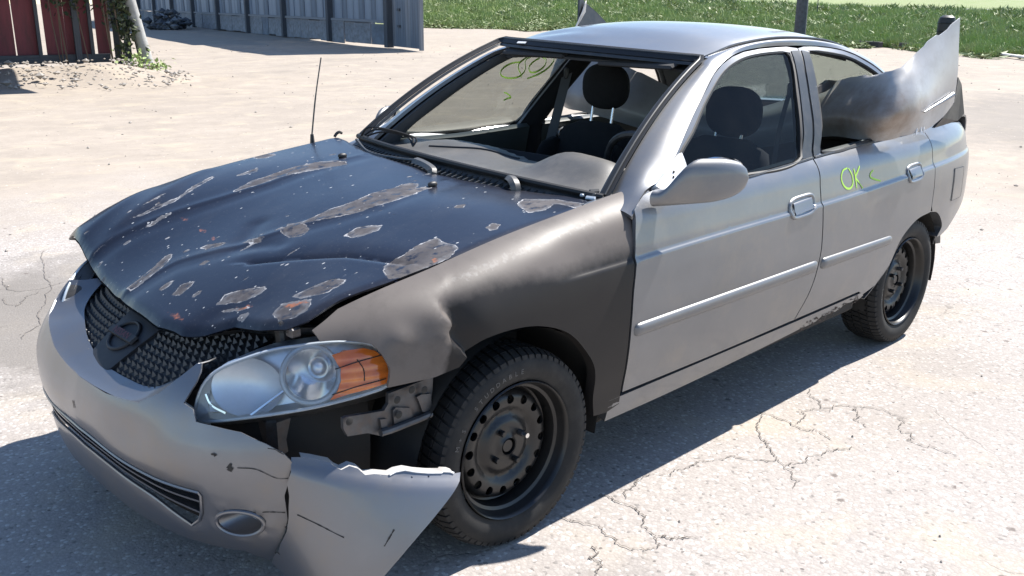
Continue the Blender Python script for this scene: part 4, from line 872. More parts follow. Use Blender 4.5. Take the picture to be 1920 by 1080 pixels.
# door window frames: thin bands round each opening (front edge, header, B-pillar)
def offs(P, d): 
    P = np.asarray(P); c = P.mean(0); out = []
    n = len(P)
    for i in range(n):
        a, b = P[i-1], P[(i+1) % n]; t = b-a; nrm = np.array([t[1], -t[0]])/np.linalg.norm(t)
        if np.dot(nrm, P[i]-c) < 0: nrm = -nrm
        out.append(P[i]+nrm*d)
    return np.array(out)
OF = [(-.66, .966), (-.79, .962), (-1.149, .944), (-1.60, .962), (-1.622, .966), (-1.70, 1.10), (-1.79, 1.28), (-1.842, 1.3655), (-1.77, 1.373), (-1.70, 1.3725), (-1.565, 1.370), (-1.44, 1.362), (-1.345, 1.348), (-1.255, 1.325), (-1.175, 1.293), (-1.05, 1.222), (-.915, 1.140), (-.80, 1.062), (-.70, .995)]
OR = [(-1.628, .966), (-2.162, .976), (-2.665, .984), (-2.70, .99), (-2.70, 1.03), (-2.625, 1.115), (-2.54, 1.19), (-2.415, 1.273), (-2.285, 1.325), (-2.195, 1.347), (-2.105, 1.359), (-2.0, 1.367), (-1.90, 1.370), (-1.848, 1.3655), (-1.80, 1.28), (-1.71, 1.10)]
for fl in (False, True):
    for nm, O_, W_ in (('front_door', OF, WIN_F), ('rear_door', OR, WIN_R)):
        panel('window_frame', O_, lambda x, z: f_side(x, z)-np.array([0, .004, 0]), M['silver'] if True else 0, doors[nm, fl], holes=[W_], step=.022, thick=.02, flip=fl)
        # black rubber run inside the opening
        q = crs(W_, 60, True); A = f_side(q[:, 0], q[:, 1]); A[:, 1] -= .008
        c = A.mean(0); mb = MB(); A = np.vstack([A, A[:1]]); A2 = A+(c-A)*np.array([.012, 0, .03]); 
        if fl: A2[:, 1] *= -1
        mb.tube(A2, .008, 6, False); mb.build('window_seal', M['seam'], doors[nm, fl])
    # B-pillar appliques: dark panels on both door frames
    for nm, P_ in (('front_door', [(-1.546, .974), (-1.618, .972), (-1.70, 1.105), (-1.788, 1.28), (-1.836, 1.358), (-1.772, 1.358), (-1.69, 1.20), (-1.61, 1.06)]), ('rear_door', [(-1.634, .974), (-1.692, .982), (-1.765, 1.09), (-1.835, 1.22), (-1.90, 1.350), (-1.852, 1.358), (-1.803, 1.28), (-1.713, 1.10)])):
        panel('pillar_cover', P_, lambda x, z: f_side(x, z)+np.array([0, .0015, 0]), M['trim'], doors[nm, fl], step=.03, thick=.004, flip=fl)
    # outer belt moulding
    for nm, xs in (('front_door', np.linspace(-.80, -1.618, 24)), ('rear_door', np.linspace(-1.632, -2.66, 24))):
        A = np.array([f_side(x, beltz(x)+.004) for x in xs]); 
        if fl: A[:, 1] *= -1
        mb = MB(); mb.tube(A, .0055, 6); mb.build('belt_moulding', M['trim'], doors[nm, fl])
# roof
yr = .500
rp = [(float(ws_top(y/.8)[0])-.0, y) for y in np.linspace(-yr, yr, 21)] + [(-1.5, yr+.012), (-1.8, yr+.014), (-2.1, yr+.010)] + [(-2.36-.03*(1-(y/yr)**2), y) for y in np.linspace(yr, -yr, 21)] + [(-2.1, -yr-.010), (-1.8, -yr-.014), (-1.5, -yr-.012)]
roof, _ = panel('roof', rp, f_roof, M['silver'], car, step=.04, thick=.012, out=(-1.7, 0, 1.0))
hl, _ = panel('headliner', rp, lambda x, y: f_roof(x, y)-np.array([0, 0, .045]), M['headliner'], car, step=.08, thick=.01, out=(-1.7, 0, 1.0))
# body side frame: A-pillar, roof rail and C-pillar in one sweep
tt = np.linspace(0, 1, 12)
for fl in (False, True):
    inner = [(-.478, .72, .925), (-.50, .70, .946)]+[tuple(f_ws(np.array(.672), np.array(b))) for b in np.linspace(-.02, .97, 9)] + [(-1.235, .512, 1.3475)] + [tuple(f_roof(x, .512)-np.array([0, 0, .002])) for x in (-1.4, -1.6, -1.8, -2.0, -2.2, -2.33)] + [(-2.50, .545, 1.285), (-2.70, .585, 1.165), (-2.88, .625, 1.05)]
    outer = [tuple(f_side(x, z)-np.array([0, .004, 0])) for x, z in [(-.478, .915), (-.505, .935), (-.55, .958)]]+[tuple(f_side(x, z)) for x, z in [(-.60, .978), (-.70, 1.0), (-.80, 1.067), (-.915, 1.145), (-1.05, 1.227), (-1.175, 1.298), (-1.255, 1.330), (-1.345, 1.353), (-1.44, 1.367), (-1.565, 1.375), (-1.70, 1.378), (-1.80, 1.377), (-1.90, 1.375), (-2.0, 1.372), (-2.105, 1.364), (-2.195, 1.352), (-2.285, 1.330), (-2.415, 1.278), (-2.54, 1.195), (-2.70, 1.05), (-2.74, .99)]]
    mid_ = [(a+b)/2 for a, b in zip(crs(inner, 40), crs(outer, 40))]
    m2 = []
    for i, p in enumerate(mid_):
        v = np.array([.25, .75, .62]); v /= np.linalg.norm(v); m2.append(p+v*.012)
    fr_ = loft('body_side_frame', [outer, m2, inner], M['silver'], car, 60, 9, .014, (-1.8, 0, .9), flip=fl)
    # dark roof ditch strip
    A = np.array([f_roof(x, .508)+np.array([0, .006, .001]) for x in np.linspace(-1.26, -2.33, 24)] + [(-2.50, .549, 1.287), (-2.66, .582, 1.192)]); 
    if fl: A[:, 1] *= -1
    mb = MB(); mb.tube(A, .0045, 6); mb.build('roof_moulding', M['trim'], roof)
    # corner below the A-pillar, between fender and windscreen
    C1 = [f_fender(x, 1.0) - np.array([0, .004, .004]) for x in (-.40, -.47, -.55)] + [np.array((-.62, .735, .962))]; C2 = [np.array(q) for q in ((-.40, .64, .935), (-.47, .645, .938), (-.54, .655, .946), (-.61, .668, .965))]
    loft('pillar_base', [C1, C2], M['silver'], car, 10, 4, .004, (-1, 0, .5), flip=fl)
# inner A-pillar, B-pillar and C-pillar trims
for fl in (False, True):
    o1 = [f_ws(np.array(.655), np.array(b))-np.array([.02, 0, .012]) for b in np.linspace(-.02, 1, 10)]
    o2 = [f_side(x, z)-np.array([.0, .028, 0]) for x, z in [(-.80, .965), (-.83, 1.05), (-.95, 1.125), (-1.075, 1.205), (-1.20, 1.275), (-1.29, 1.310), (-1.36, 1.325)]]
    m_ = [(a*.5+b*.5)-np.array([.035, .028, 0]) for a, b in zip(crs(o1, 12), crs(o2, 12))]
    loft('pillar_trim', [o1, m_, o2], M['pillar'], car, 16, 6, .01, (-1, 2, 1), flip=fl)
    B1 = [f_side(x, z)-np.array([0, .03, 0]) for x, z in [(-1.55, .96), (-1.63, 1.1), (-1.72, 1.25), (-1.765, 1.35)]]; B2 = [f_side(x, z)-np.array([0, .03, 0]) for x, z in [(-1.70, .96), (-1.77, 1.1), (-1.86, 1.25), (-1.905, 1.35)]]
    Bm = [(a+b)/2-np.array([.0, .05, 0]) for a, b in zip(B1, B2)]
    bp_ = loft('pillar_trim', [B1, Bm, B2], M['cloth'], car, 12, 7, .01, (-1.7, 2, 1), flip=fl)
    B3 = [np.array(q) for q in ((-1.52, .79, .30), (-1.56, .80, .6), (-1.56, .775, .96))]; B4 = [q-np.array([.16, 0, 0]) for q in B3]; Bn = [(a+b)/2-np.array([0, .06, 0]) for a, b in zip(B3, B4)]
    loft('pillar_lower_trim', [B3, Bn, B4], M['cloth'], car, 8, 6, .01, (-1.6, 2, .6), flip=fl)
    C1 = [f_side(x, z)-np.array([0, .03, 0]) for x, z in [(-2.69, .98), (-2.62, 1.10), (-2.53, 1.18), (-2.41, 1.265), (-2.27, 1.32)]]; C2 = [np.array(q) for q in ((-2.93, .60, 1.02), (-2.86, .60, 1.05), (-2.70, .56, 1.16), (-2.52, .52, 1.27), (-2.38, .48, 1.345))]
    loft('pillar_trim', [C1, C2], M['pillar'], car, 10, 4, .01, (-2.5, 2, 1), flip=fl)
# header rail under the roof edge, sun visors
h1 = [f_ws(np.array(a), np.array(.985))-np.array([.008, 0, .008]) for a in np.linspace(-.66, .66, 13)]; h2 = [f_ws(np.array(a), np.array(.90))-np.array([.10, 0, -.01]) for a in np.linspace(-.66, .66, 13)]
loft('windscreen_header', [h1, h2], M['headliner'], car, 24, 4, .02, (-1.6, 0, 1.8))
for s in (-1, 1):
    mb = MB(); c = f_ws(np.array(s*.33), np.array(.93))-np.array([.10, 0, .004]); mb.box(c, (.15, .36, .018), Matrix.Rotation(.35, 3, 'Y'), .008); mb.build('sun_visor', M['headliner'], car)
# windscreen rubber still in place round the empty opening (black outer, pale inner edge)
pts = [f_ws(np.array(a), np.array(1.0)) for a in np.linspace(-.652, .652, 20)]; sideL = [f_ws(np.array(.660), np.array(b)) for b in np.linspace(.97, .0, 14)]; sideR = [f_ws(np.array(-.660), np.array(b)) for b in np.linspace(0, .97, 14)]
loop = sideR+pts+sideL; Aw = crs(loop, 90)
cen = f_ws(np.array(0.), np.array(.5)); 
def band(name, d0, d1, lift0, lift1, m, parent, loop=Aw):
    V = []; T = np.gradient(loop, axis=0)
    for p, t in zip(loop, T):
        nrm = np.array([.55, 0, .83]); inw = np.cross(nrm, t); inw /= np.linalg.norm(inw); 
        if np.dot(inw, cen-p) < 0: inw = -inw
        V += [p+inw*d0+nrm*lift0, p+inw*(d0+d1)/2+nrm*((lift0+lift1)/2+.003), p+inw*d1+nrm*lift1]
    o = raw(name, V, gridf(len(loop), 3), m, parent, True, 60); finish(o, .003); return o
band('windscreen_rubber', -.016, .022, .006, .002, M['seam'], car); band('windscreen_flange', .022, .034, -.002, -.006, M['trim'], car)
mb = MB(); A = Aw + np.array([.004, 0, .010]); mb.tube(A, .0035, 5); mb.build('rubber_edge', M['trim'], car)
for a in (-.42,):
    mb = MB(); p = f_ws(np.array(a), np.array(.975)); mb.box(p+np.array([.004, 0, .006]), (.012, .05, .004), Matrix.Rotation(.6, 3, 'Y'), .001); mb.build('adhesive_scrap', M['white'], car, False)
# rear window, parcel shelf, trunk, tail
rw0 = [(-2.40-.03*(1-(y/.5)**2), y, 1.368-.015*y-.035*(abs(y)/.5)**2) for y in np.linspace(-.485, .485, 9)]; rw1 = [(-2.93-.05*(1-(y/.6)**2), y, 1.045-.01*(abs(y)/.6)**2) for y in np.linspace(-.59, .59, 9)]
loft('rear_window', [rw0, rw1], M['glass'], car, 16, 8, .004, (-2, 0, 1))
mb = MB(); mb.box((-2.66, 0, .955), (.56, 1.30, .03), None, .01); mb.build('parcel_shelf', M['cloth'], car)
t0 = [(-2.95-.05*(1-(y/.6)**2), y, 1.032-.02*(abs(y)/.7)**2) for y in np.linspace(-.66, .66, 9)]; t1 = [(-3.2, y, 1.03-.025*(abs(y)/.7)**2) for y in np.linspace(-.69, .69, 9)]; t2 = [(-3.44+.04*(y/.7)**2, y, .995-.02*(abs(y)/.7)**2) for y in np.linspace(-.67, .67, 9)]; t3 = [(-3.46+.05*(y/.7)**2, y, .72) for y in np.linspace(-.66, .66, 9)]
loft('trunk_lid', [t0, t1, t2, t3], M['silver'], car, 18, 16, .01, (-3, 0, .6))
tp = [(-3.40+.05*(y/.7)**2, y, .72) for y in np.linspace(-.70, .70, 9)]; tq = [(-3.36, y, .50) for y in np.linspace(-.66, .66, 9)]; tr = [(-3.30, y, .34) for y in np.linspace(-.60, .60, 9)]
loft('rear_panel', [tp, tq, tr], M['dark'], car, 16, 8, .01, (-2.8, 0, .6)); mb = MB(); mb.box((-3.40, 0, .50), (.09, 1.20, .12), None, .02); mb.build('rear_bumper_beam', M['steel'], car)
A = np.array([f_side(x, z)-np.array([0, .03, 0]) for x, z in ((-2.88, .50), (-3.02, .56), (-3.10, .60), (-3.2, .58), (-3.10, .50), (-2.98, .43))]); A = np.vstack([A, A.mean(0)]); raw('torn_liner', A, [(i, (i+1) % 6, 6) for i in range(6)], M['trim'], car, False)
A = np.array([(-2.86, .80, .475), (-2.93, .79, .485), (-2.98, .78, .405), (-2.86, .79, .42)]); finish(raw('mud_flap', A, [(0, 1, 2, 3)], M['black'], car, False), .006)
for fl in (-1, 1):
    A = np.array([f_side(-3.41, z) for z in np.linspace(.72, .95, 8)]); B = A*np.array([1, .86, 1])-np.array([.05, 0, 0]); V = np.stack([A, B], 1).reshape(-1, 3); V[:, 1] *= fl; finish(raw('tail_corner', V, gridf(8, 2), M['silver'], car), .01)
# --- hood
HP = ([(-.43,.70),(-.326,.70),(-.108,.70),(.12,.695),(.34,.67),(.47,.645),(.555,.632),(.60,.60),(.628,.52),(.645,.42),(.69,.36),(.728,.29),(.742,.18),(.735,.06),(.720,-.10),(.700,-.25),(.675,-.42),(.645,-.60),(.615,-.76),(.592,-.865),(.57,-.885),(.54,-.84),(.46,-.755),(.3,-.725),(.09,-.72),(-.2,-.72),(-.42,-.715),(-.45,-.70),(-.435,-.62)]
      + [(-.41,-.55),(-.365,-.4),(-.35,-.2),(-.345,.05),(-.375,.2),(-.405,.33),(-.44,.45),(-.468,.55),(-.462,.64)])
HP = [tuple(p) for p in lin(HP, .05, True)]
HP = [tuple(np.array(p)+np.array([.0012*math.sin(37*p[1]+3*p[0]), 0])*(p[0] > .58)) for p in HP]
def hood_post(V, v):
    d = pdist(v[:, 0], v[:, 1], np.array(HP)); fr = sstep(.45, .60, v[:, 0])
    V = np.array(V); V[:, 2] -= .014*np.clip(1-d/.022, 0, 1)**2*(.35+.65*fr)          # rolled edge
    V[:, 2] += .010*np.exp(-((v[:, 1]-.33)/.05)**2)*np.clip(1-d/.08, 0, 1)*fr*-1
    V[:, 2] += 0
    return V
hood, hv = panel('hood', HP, f_hood, M['hood'], car, step=.0105, thick=.007, out=(0, 0, .3), post=hood_post, sharp=60, label='buckled navy blue hood with peeling paint')
PEEL = [[(0.0923,0.1097),(0.0291,0.1071),(-0.0338,0.0983),(-0.1057,0.1057),(-0.1621,0.0899),(-0.2005,0.0982),(-0.2062,0.1336),(-0.1465,0.1855),(-0.1252,0.2201),(-0.0632,0.2276),(0.0241,0.2214),(0.0881,0.2172),(0.1501,0.193),(0.2047,0.1591),(0.2471,0.1219),(0.2629,0.1373),(0.2872,0.1105),(0.2637,0.0573),(0.2252,0.1024),(0.1663,0.1013),(0.1234,0.0966)],
 [(0.2987,0.0744),(0.2639,0.0821),(0.2337,0.1247),(0.2498,0.1782),(0.2936,0.1999),(0.3188,0.1608),(0.3127,0.1063)], [(0.4817,-0.1056),(0.4497,-0.0978),(0.4162,-0.0487),(0.4128,-0.0217),(0.4432,-0.032),(0.4715,-0.056)], [(0.4006,0.0213),(0.3664,0.0154),(0.3574,0.0734),(0.3633,0.0921),(0.3877,0.0715)],
 [(0.6981,-0.1389),(0.6487,-0.1478),(0.5937,-0.1659),(0.5461,-0.1919),(0.5199,-0.1722),(0.5506,-0.1348),(0.6028,-0.0974),(0.6383,-0.0954),(0.6775,-0.095),(0.6981,-0.1014)], [(0.6673,0.0988),(0.6188,0.0741),(0.5887,0.1035),(0.6114,0.1249),(0.652,0.1305)],
 [(0.6314,0.295),(0.593,0.2753),(0.5587,0.3017),(0.5139,0.3659),(0.5228,0.3862),(0.5535,0.3854),(0.5924,0.3603),(0.6196,0.3229)], [(0.6432,0.3366),(0.6279,0.3234),(0.5839,0.4094),(0.5968,0.4149),(0.6247,0.3689)], [(0.5258,0.4844),(0.4878,0.5018),(0.4416,0.515),(0.4116,0.5277),(0.39,0.5698),(0.4136,0.5891),(0.469,0.5879),(0.5122,0.5398)],
 [(0.5895,0.5099),(0.5434,0.4945),(0.4977,0.5673),(0.5114,0.5906),(0.5414,0.6095),(0.5763,0.5977),(0.601,0.5622)], [(0.3118,0.6093),(0.2504,0.5628),(0.2118,0.5679),(0.1327,0.5562),(0.0815,0.5646),(0.0889,0.6012),(0.0772,0.6443),(0.0936,0.6741),(0.1369,0.6909),(0.2039,0.6949),(0.272,0.6899),(0.3343,0.6665)],
 [(0.2365,0.3173),(0.1767,0.3049),(0.1444,0.3216),(0.1176,0.3642),(0.1491,0.3854),(0.2002,0.3797),(0.2309,0.3624)], [(-0.101,0.4179),(-0.1404,0.4198),(-0.1505,0.4355),(-0.1167,0.4541),(-0.0909,0.4419)], [(-0.0501,0.6172),(-0.0911,0.607),(-0.1002,0.6356),(-0.0671,0.6549),(-0.0402,0.6481)],
 [(-0.2648,0.5223),(-0.3371,0.4845),(-0.4052,0.5594),(-0.424,0.6772),(-0.3524,0.6978),(-0.3656,0.6573),(-0.3591,0.6097),(-0.2842,0.6361),(-0.2263,0.6188),(-0.2417,0.5806)], [(0.2068,-0.382),(0.1183,-0.4144),(0.0536,-0.4053),(-0.0576,-0.4083),(-0.1545,-0.3828),(-0.2232,-0.313),(-0.2014,-0.2719),(-0.0988,-0.2988),(-0.0074,-0.3281),(0.1231,-0.3482),(0.2011,-0.3666)],
 [(0.1341,-0.513),(0.0733,-0.5191),(0.0121,-0.5235),(0.0477,-0.4773),(0.106,-0.4878)], [(0.6796,-0.4952),(0.611,-0.4981),(0.4989,-0.4431),(0.4016,-0.4355),(0.3906,-0.4192),(0.4724,-0.4203),(0.588,-0.4802),(0.6417,-0.4851),(0.6789,-0.4843)], [(0.5462,0.0207),(0.5119,0.0075),(0.5027,0.0365),(0.5305,0.0435)],
 [(-0.0705,-0.7345),(-0.1305,-0.7177),(-0.1314,-0.6323),(-0.072,-0.6176),(-0.0462,-0.6594)], [(0.6387,0.4131),(0.6216,0.4026),(0.5977,0.4247),(0.6086,0.4434),(0.6345,0.4473)], [(0.4737,-0.5635),(0.3681,-0.582),(0.3275,-0.5845),(0.3804,-0.5569)], [(0.4468,-0.5),(0.3195,-0.5215),(0.2742,-0.5126),(0.3556,-0.489)],
 [(0.5224,-0.5407),(0.4639,-0.5238),(0.3407,-0.5186),(0.1575,-0.5982),(0.166,-0.5664),(0.3332,-0.4944),(0.465,-0.5018)], [(-0.1029,0.1853),(-0.1557,0.174),(-0.229,0.1807),(-0.207,0.1989),(-0.1115,0.2154)], [(0.665,0.0157),(0.6332,0.0015),(0.6085,0.0197),(0.632,0.0403),(0.663,0.0392)], [(0.6429,0.1701),(0.6163,0.1662),(0.6012,0.175),(0.6193,0.1908),(0.6449,0.1962)], [(0.6857,-0.4897),(0.6711,-0.4895),(0.7079,-0.2272),(0.7363,0.0638),(0.7421,0.052),(0.7229,-0.1915)]]
for k in range(64):      # small flakes, stretched the way the hood runs, denser along the ribs and the driver side
    r_ = np.random.default_rng(300+k); rib = HOOD_RIB_L if k % 3 == 0 else HOOD_RIB_R
    if k % 3 < 2: q = crs(rib, 40)[r_.integers(2, 38)]; c_ = (q[0]+r_.normal(0, .03), q[1]+r_.normal(0, .035))
    else: c_ = (r_.uniform(-.36, .60), r_.uniform(-.60, .62))
    l_, w_, a_ = r_.uniform(.008, .034), r_.uniform(.0035, .009), r_.normal(.12, .25); t_ = np.linspace(0, 2*np.pi, 9)[:-1]; rad = r_.uniform(.6, 1.25, 8)
    PEEL.append([(c_[0]+l_*rd*math.cos(t)*math.cos(a_)-w_*rd*math.sin(t)*math.sin(a_), c_[1]+l_*rd*math.cos(t)*math.sin(a_)*-1+w_*rd*math.sin(t)) for t, rd in zip(t_, rad)])
RUST = [[(0.621,0.3483),(0.5844,0.402),(0.586,0.4156),(0.6073,0.3859)], [(0.3935,-0.3769),(0.3871,-0.3446),(0.3965,-0.3336),(0.3982,-0.3603)], [(0.4022,-0.2385),(0.3967,-0.1989),(0.4083,-0.1839),(0.4094,-0.2138)], [(0.551,0.5067),(0.534,0.531),(0.5392,0.5643),(0.5545,0.5381)], [(0.5309,0.5336),(0.5108,0.5651),(0.5159,0.5779),(0.5332,0.5549)], [(0.1792,0.6541),(0.1679,0.6719),(0.1741,0.686),(0.1914,0.6777)], [(0.7068,0.1532),(0.6988,0.2171),(0.7041,0.2586),(0.712,0.2277)], [(0.4122,-0.1378),(0.4127,-0.1093),(0.4246,-0.0938),(0.4226,-0.1182)]]
def sdf(polys):
    n = len(hood.data.vertices); co = np.zeros(n*3); hood.data.vertices.foreach_get('co', co); co = co.reshape(-1, 3); best = np.full(n, .06)
    for p in polys:
        p = np.array(p); d = pdist(co[:, 0], co[:, 1], p); d = np.where(inpoly(co[:, 0], co[:, 1], p), -d, d); best = np.minimum(best, d)
    return best
for nm, P_ in (('peel', PEEL), ('rust', RUST)):
    a = hood.data.attributes.new(nm, 'FLOAT', 'POINT'); a.data.foreach_set('value', sdf(P_).astype(np.float32))
for c in [(-0.2418,-0.3667),(-0.2157,0.1858)]:        # washer nozzles
    mb = MB(); p = f_hood(*c); V, F = superell(p+np.array([0, 0, .006]), (.018, .011, .010), 2.4, 12, 8); mb.add(V, F); mb.build('washer_nozzle', M['black'], hood)
# hood underside edge flange seen below the front lip
fe = [q for q in HP if q[0] > .56 and q[1] > -.86]; fe = sorted(fe, key=lambda q: q[1]); A = f_hood(np.array([q[0] for q in fe]), np.array([q[1] for q in fe])); A[:, 2] -= .022; B = A-np.array([.055, 0, .012]); raw('hood_flange', np.stack([A, B], 1).reshape(-1, 3), gridf(len(fe), 2), M['seam'], hood)
mb = MB(); p = f_hood(-.44, -.71); mb.tube(crs([p, p+np.array([-.01, 0, .012]), p+np.array([-.022, .003, .018]), p+np.array([-.035, 0, .012])], 8), [.006]*8, 6); mb.build('torn_hood_corner', M['seam'], hood)

# ---------------------------------------------------------------- front end: bumper, grille, lamps, inner structure
HOLE = [(-.575, .672), (-.535, .622), (-.45, .594), (-.36, .582), (-.2248, .558), (-.1067, .5445), (.0065, .5395), (.1743, .542), (.3300, .5545), (.394, .588), (.452, .635), (.488, .665)]
hole_top_ = [(.498, .70), (.43, .735), (.2, .745), (-.2, .745), (-.45, .73), (-.56, .70)]
INT = cur([(-.50, .366), (-.40, .371), (-.22, .380), (-.05, .386), (.0568, .386), (.269, .3745), (.4158, .3675), (.540, .3627)], 30) + [(.545, .355), (.535, .300), (.522, .275)] + cur([(.4931, .2513), (.44, .275), (.3731, .300), (.25, .318), (.1457, .326), (-.05, .330), (-.22, .322), (-.36, .304), (-.46, .262)], 30) + [(-.50, .275), (-.51, .30)]
FOG = [(.6447+.0655*math.cos(t)+.006*math.sin(t), .2868+.0375*math.sin(t)) for t in np.linspace(0, 2*math.pi, 28, endpoint=False)]
FOGR = [(-x, z) for x, z in FOG]
crack = [(0.7898,0.4717),(0.7952,0.4577),(0.788,0.44),(0.78,0.411),(0.7685,0.3731),(0.7711,0.3407),(0.7691,0.2995),(0.7605,0.2587),(0.7401,0.2206),(0.7158,0.1695)]
crack = [(s+.0015*math.sin(i*2.3), z) for i, (s, z) in enumerate(crack)]
bot = [(.70, .150)] + [(s, .205-.02*abs(s)) for s in np.linspace(.64, -.64, 20)] + [(-.80, .18), (-1.02, .19), (-1.10, .21)]
up = [(-1.10, .50), (-.98, .53), (-.86, .575), (-.74, .64), (-.64, .68)] 
topL = [(0.5037,0.6674),(0.5101,0.6516),(0.5086,0.6294),(0.4959,0.5986),(0.4878,0.5814),(0.5205,0.572),(0.535,0.5457),(0.5928,0.542),(0.6653,0.5359),(0.7346,0.5121),(0.7745,0.4912)]
bp = [tuple(q) for q in crack] + bot[0:] + up + HOLE + topL
def bump_post(V, v):
    d = np.minimum(pdist(v[:, 0], v[:, 1], np.array(FOG)), pdist(v[:, 0], v[:, 1], np.array(FOGR))); k = np.clip(1-d/.016, 0, 1)
    V = np.array(V); n = np.array([.85, .5, 0]); V += (k*(1-k)*4*.005)[:, None]*np.stack([np.full(len(V), .8), np.sign(V[:, 1])*.6, 0*V[:, 0]], -1)
    di = pdist(v[:, 0], v[:, 1], np.array(INT)); k2 = np.clip(1-di/.014, 0, 1); V += (k2*.004)[:, None]*np.array([-1, 0, 0])
    V[:, 0] += .010*np.exp(-((v[:, 0]-.30)/.10)**2-((v[:, 1]-.47)/.04)**2)*-1 + .006*np.sin(v[:, 0]*9)*np.exp(-((v[:, 1]-.52)/.05)**2)
    return V
zz = [[(s, z) for s in np.linspace(-1.05, .78, 90)] for z in (.515, .53)]
bumper, _ = panel('front_bumper', bp, f_bump, M['silver2'], car, holes=[INT, FOG, FOGR], step=.02, thick=.005, out=(-.2, 0, .45), post=bump_post, label='scuffed silver front bumper cracked at the driver side', lines=zz)
def polyline_b(pts, ex=0.): P = np.array(pts); return f_bump(P[:, 0], P[:, 1], ex)
inn = crs([(-.52, .676), (-.475, .640), (-.40, .616), (-.30, .600), (-.18, .580), (-.08, .566), (.02, .558), (.17, .558), (.295, .566), (.355, .595), (.42, .638), (.462, .658)], 60); ho = crs(HOLE, 60)
Ao = f_bump(ho[:, 0], ho[:, 1], -.001); Ai = f_bump(inn[:, 0], inn[:, 1], -.050); Ai[:, 0] -= .60*np.maximum(inn[:, 1]-.54, 0)*.9
Am = Ao*.55+Ai*.45+np.array([.004, 0, -.004]); V = np.stack([Ao, Ao*.9+Ai*.1+np.array([0, 0, -.0015]), Am, Ai], 1).reshape(-1, 3); finish(raw('grille_surround', V, gridf(60, 4), M['silver2'], bumper, True, 60), .003)
# rolled lips round intake and fog holes
for L_, r_ in ((INT, .0045),):
    q = np.array(L_+L_[:1]); A = f_bump(q[:, 0], q[:, 1], -.002); mb = MB(); mb.tube(A, r_, 6, False); mb.build('intake_lip', M['silver2'], bumper)
for L_ in (FOG, FOGR):
    q = np.array(L_); A = f_bump(q[:, 0], q[:, 1], .0015); A2 = np.vstack([A, A[:1]]); mb = MB(); mb.tube(A2, .0058, 8, False); mb.build('fog_ring', M['silver2'], bumper)
    sg = 1 if q[0, 0] > 0 else -1; c = A.mean(0)-np.array([.075, sg*.02, -.002]); inner = [(p-A.mean(0))*np.array([.62, .62, .62])+c for p in A]; V = np.array(list(A-np.array([.004, sg*.003, 0]))+inner+[c]); n = len(A)
    F = [(i, (i+1) % n, n+(i+1) % n, n+i) for i in range(n)]+[(n+i, n+(i+1) % n, 2*n) for i in range(n)]; raw('fog_bucket', V, F, M['silver2'], bumper)
    if sg > 0:
        mb = MB(); cc = c+np.array([.02, .022, .002]); V = np.array([cc+(p-A.mean(0))*.36 for p in A]); mb.add(np.vstack([V, cc[None]]), [(i, (i+1) % n, n) for i in range(n)]); mb.build('fog_lamp', M['trim'], bumper); mb = MB(); mb.tube(np.vstack([V, V[:1]]), .003, 6, False); mb.build('fog_lamp_rim', M['bezel'], bumper)
# lower intake vanes and dark backing
for pts in ([(-.50, .352), (-.30, .360), (-.0461, .364), (.15, .360), (.27, .353), (.42, .342), (.535, .334)], [(-.49, .325), (-.25, .340), (0, .347), (.18, .342), (.33, .330), (.44, .314), (.528, .298)]):
    q = crs(pts, 50); mb = MB(); A = f_bump(q[:, 0], q[:, 1], -.006); B = f_bump(q[:, 0], q[:, 1]-.006, -.006); C = f_bump(q[:, 0], q[:, 1]-.012, -.05); V = np.stack([A, B, C, f_bump(q[:, 0], q[:, 1]-.004, -.05)], 1).reshape(-1, 3)
    F = [tuple(f) for f in gridf(50, 4)]+[(i*4+3, i*4, (i+1)*4, (i+1)*4+3) for i in range(49)]; raw('intake_vane', V, F, M['silver2'], bumper, True, 30)
q = np.array([(s, z) for s in np.linspace(-.56, .58, 40) for z in np.linspace(.20, .40, 5)]); raw('intake_backing', f_bump(q[:, 0], q[:, 1], -.09), gridf(40, 5), M['dark'], bumper)
# paint chips and hairline cracks in the bumper skin
for pts, w in (([(0.5932,0.4802),(0.6003,0.4798),(0.6045,0.4762)], .006), ([(0.637,0.4566),(0.6422,0.4516),(0.6388,0.4414)], .012), ([(0.7372,0.5023),(0.7535,0.4983),(0.7658,0.4916),(0.7743,0.486)], .004), ([(0.6598,0.4516),(0.707,0.4495),(0.7561,0.4244),(0.7808,0.423)], .0018), ([(0.6863,0.3251),(0.7346,0.3259),(0.7671,0.3228)], .002), ([(-0.0104,0.4697),(-0.0002,0.4496)], .006)):
    q = crs(pts, 16); A = f_bump(q[:, 0], q[:, 1], .0015); nr = A-np.array([0, 0, .5]); nr[:, 2] = 0; nr /= np.linalg.norm(nr, axis=1)[:, None]; mb = MB(); mb.ribbon(A, nr, w*(.4+RNG_.random(16))); mb.build('paint_chip', M['seam'], bumper, False)
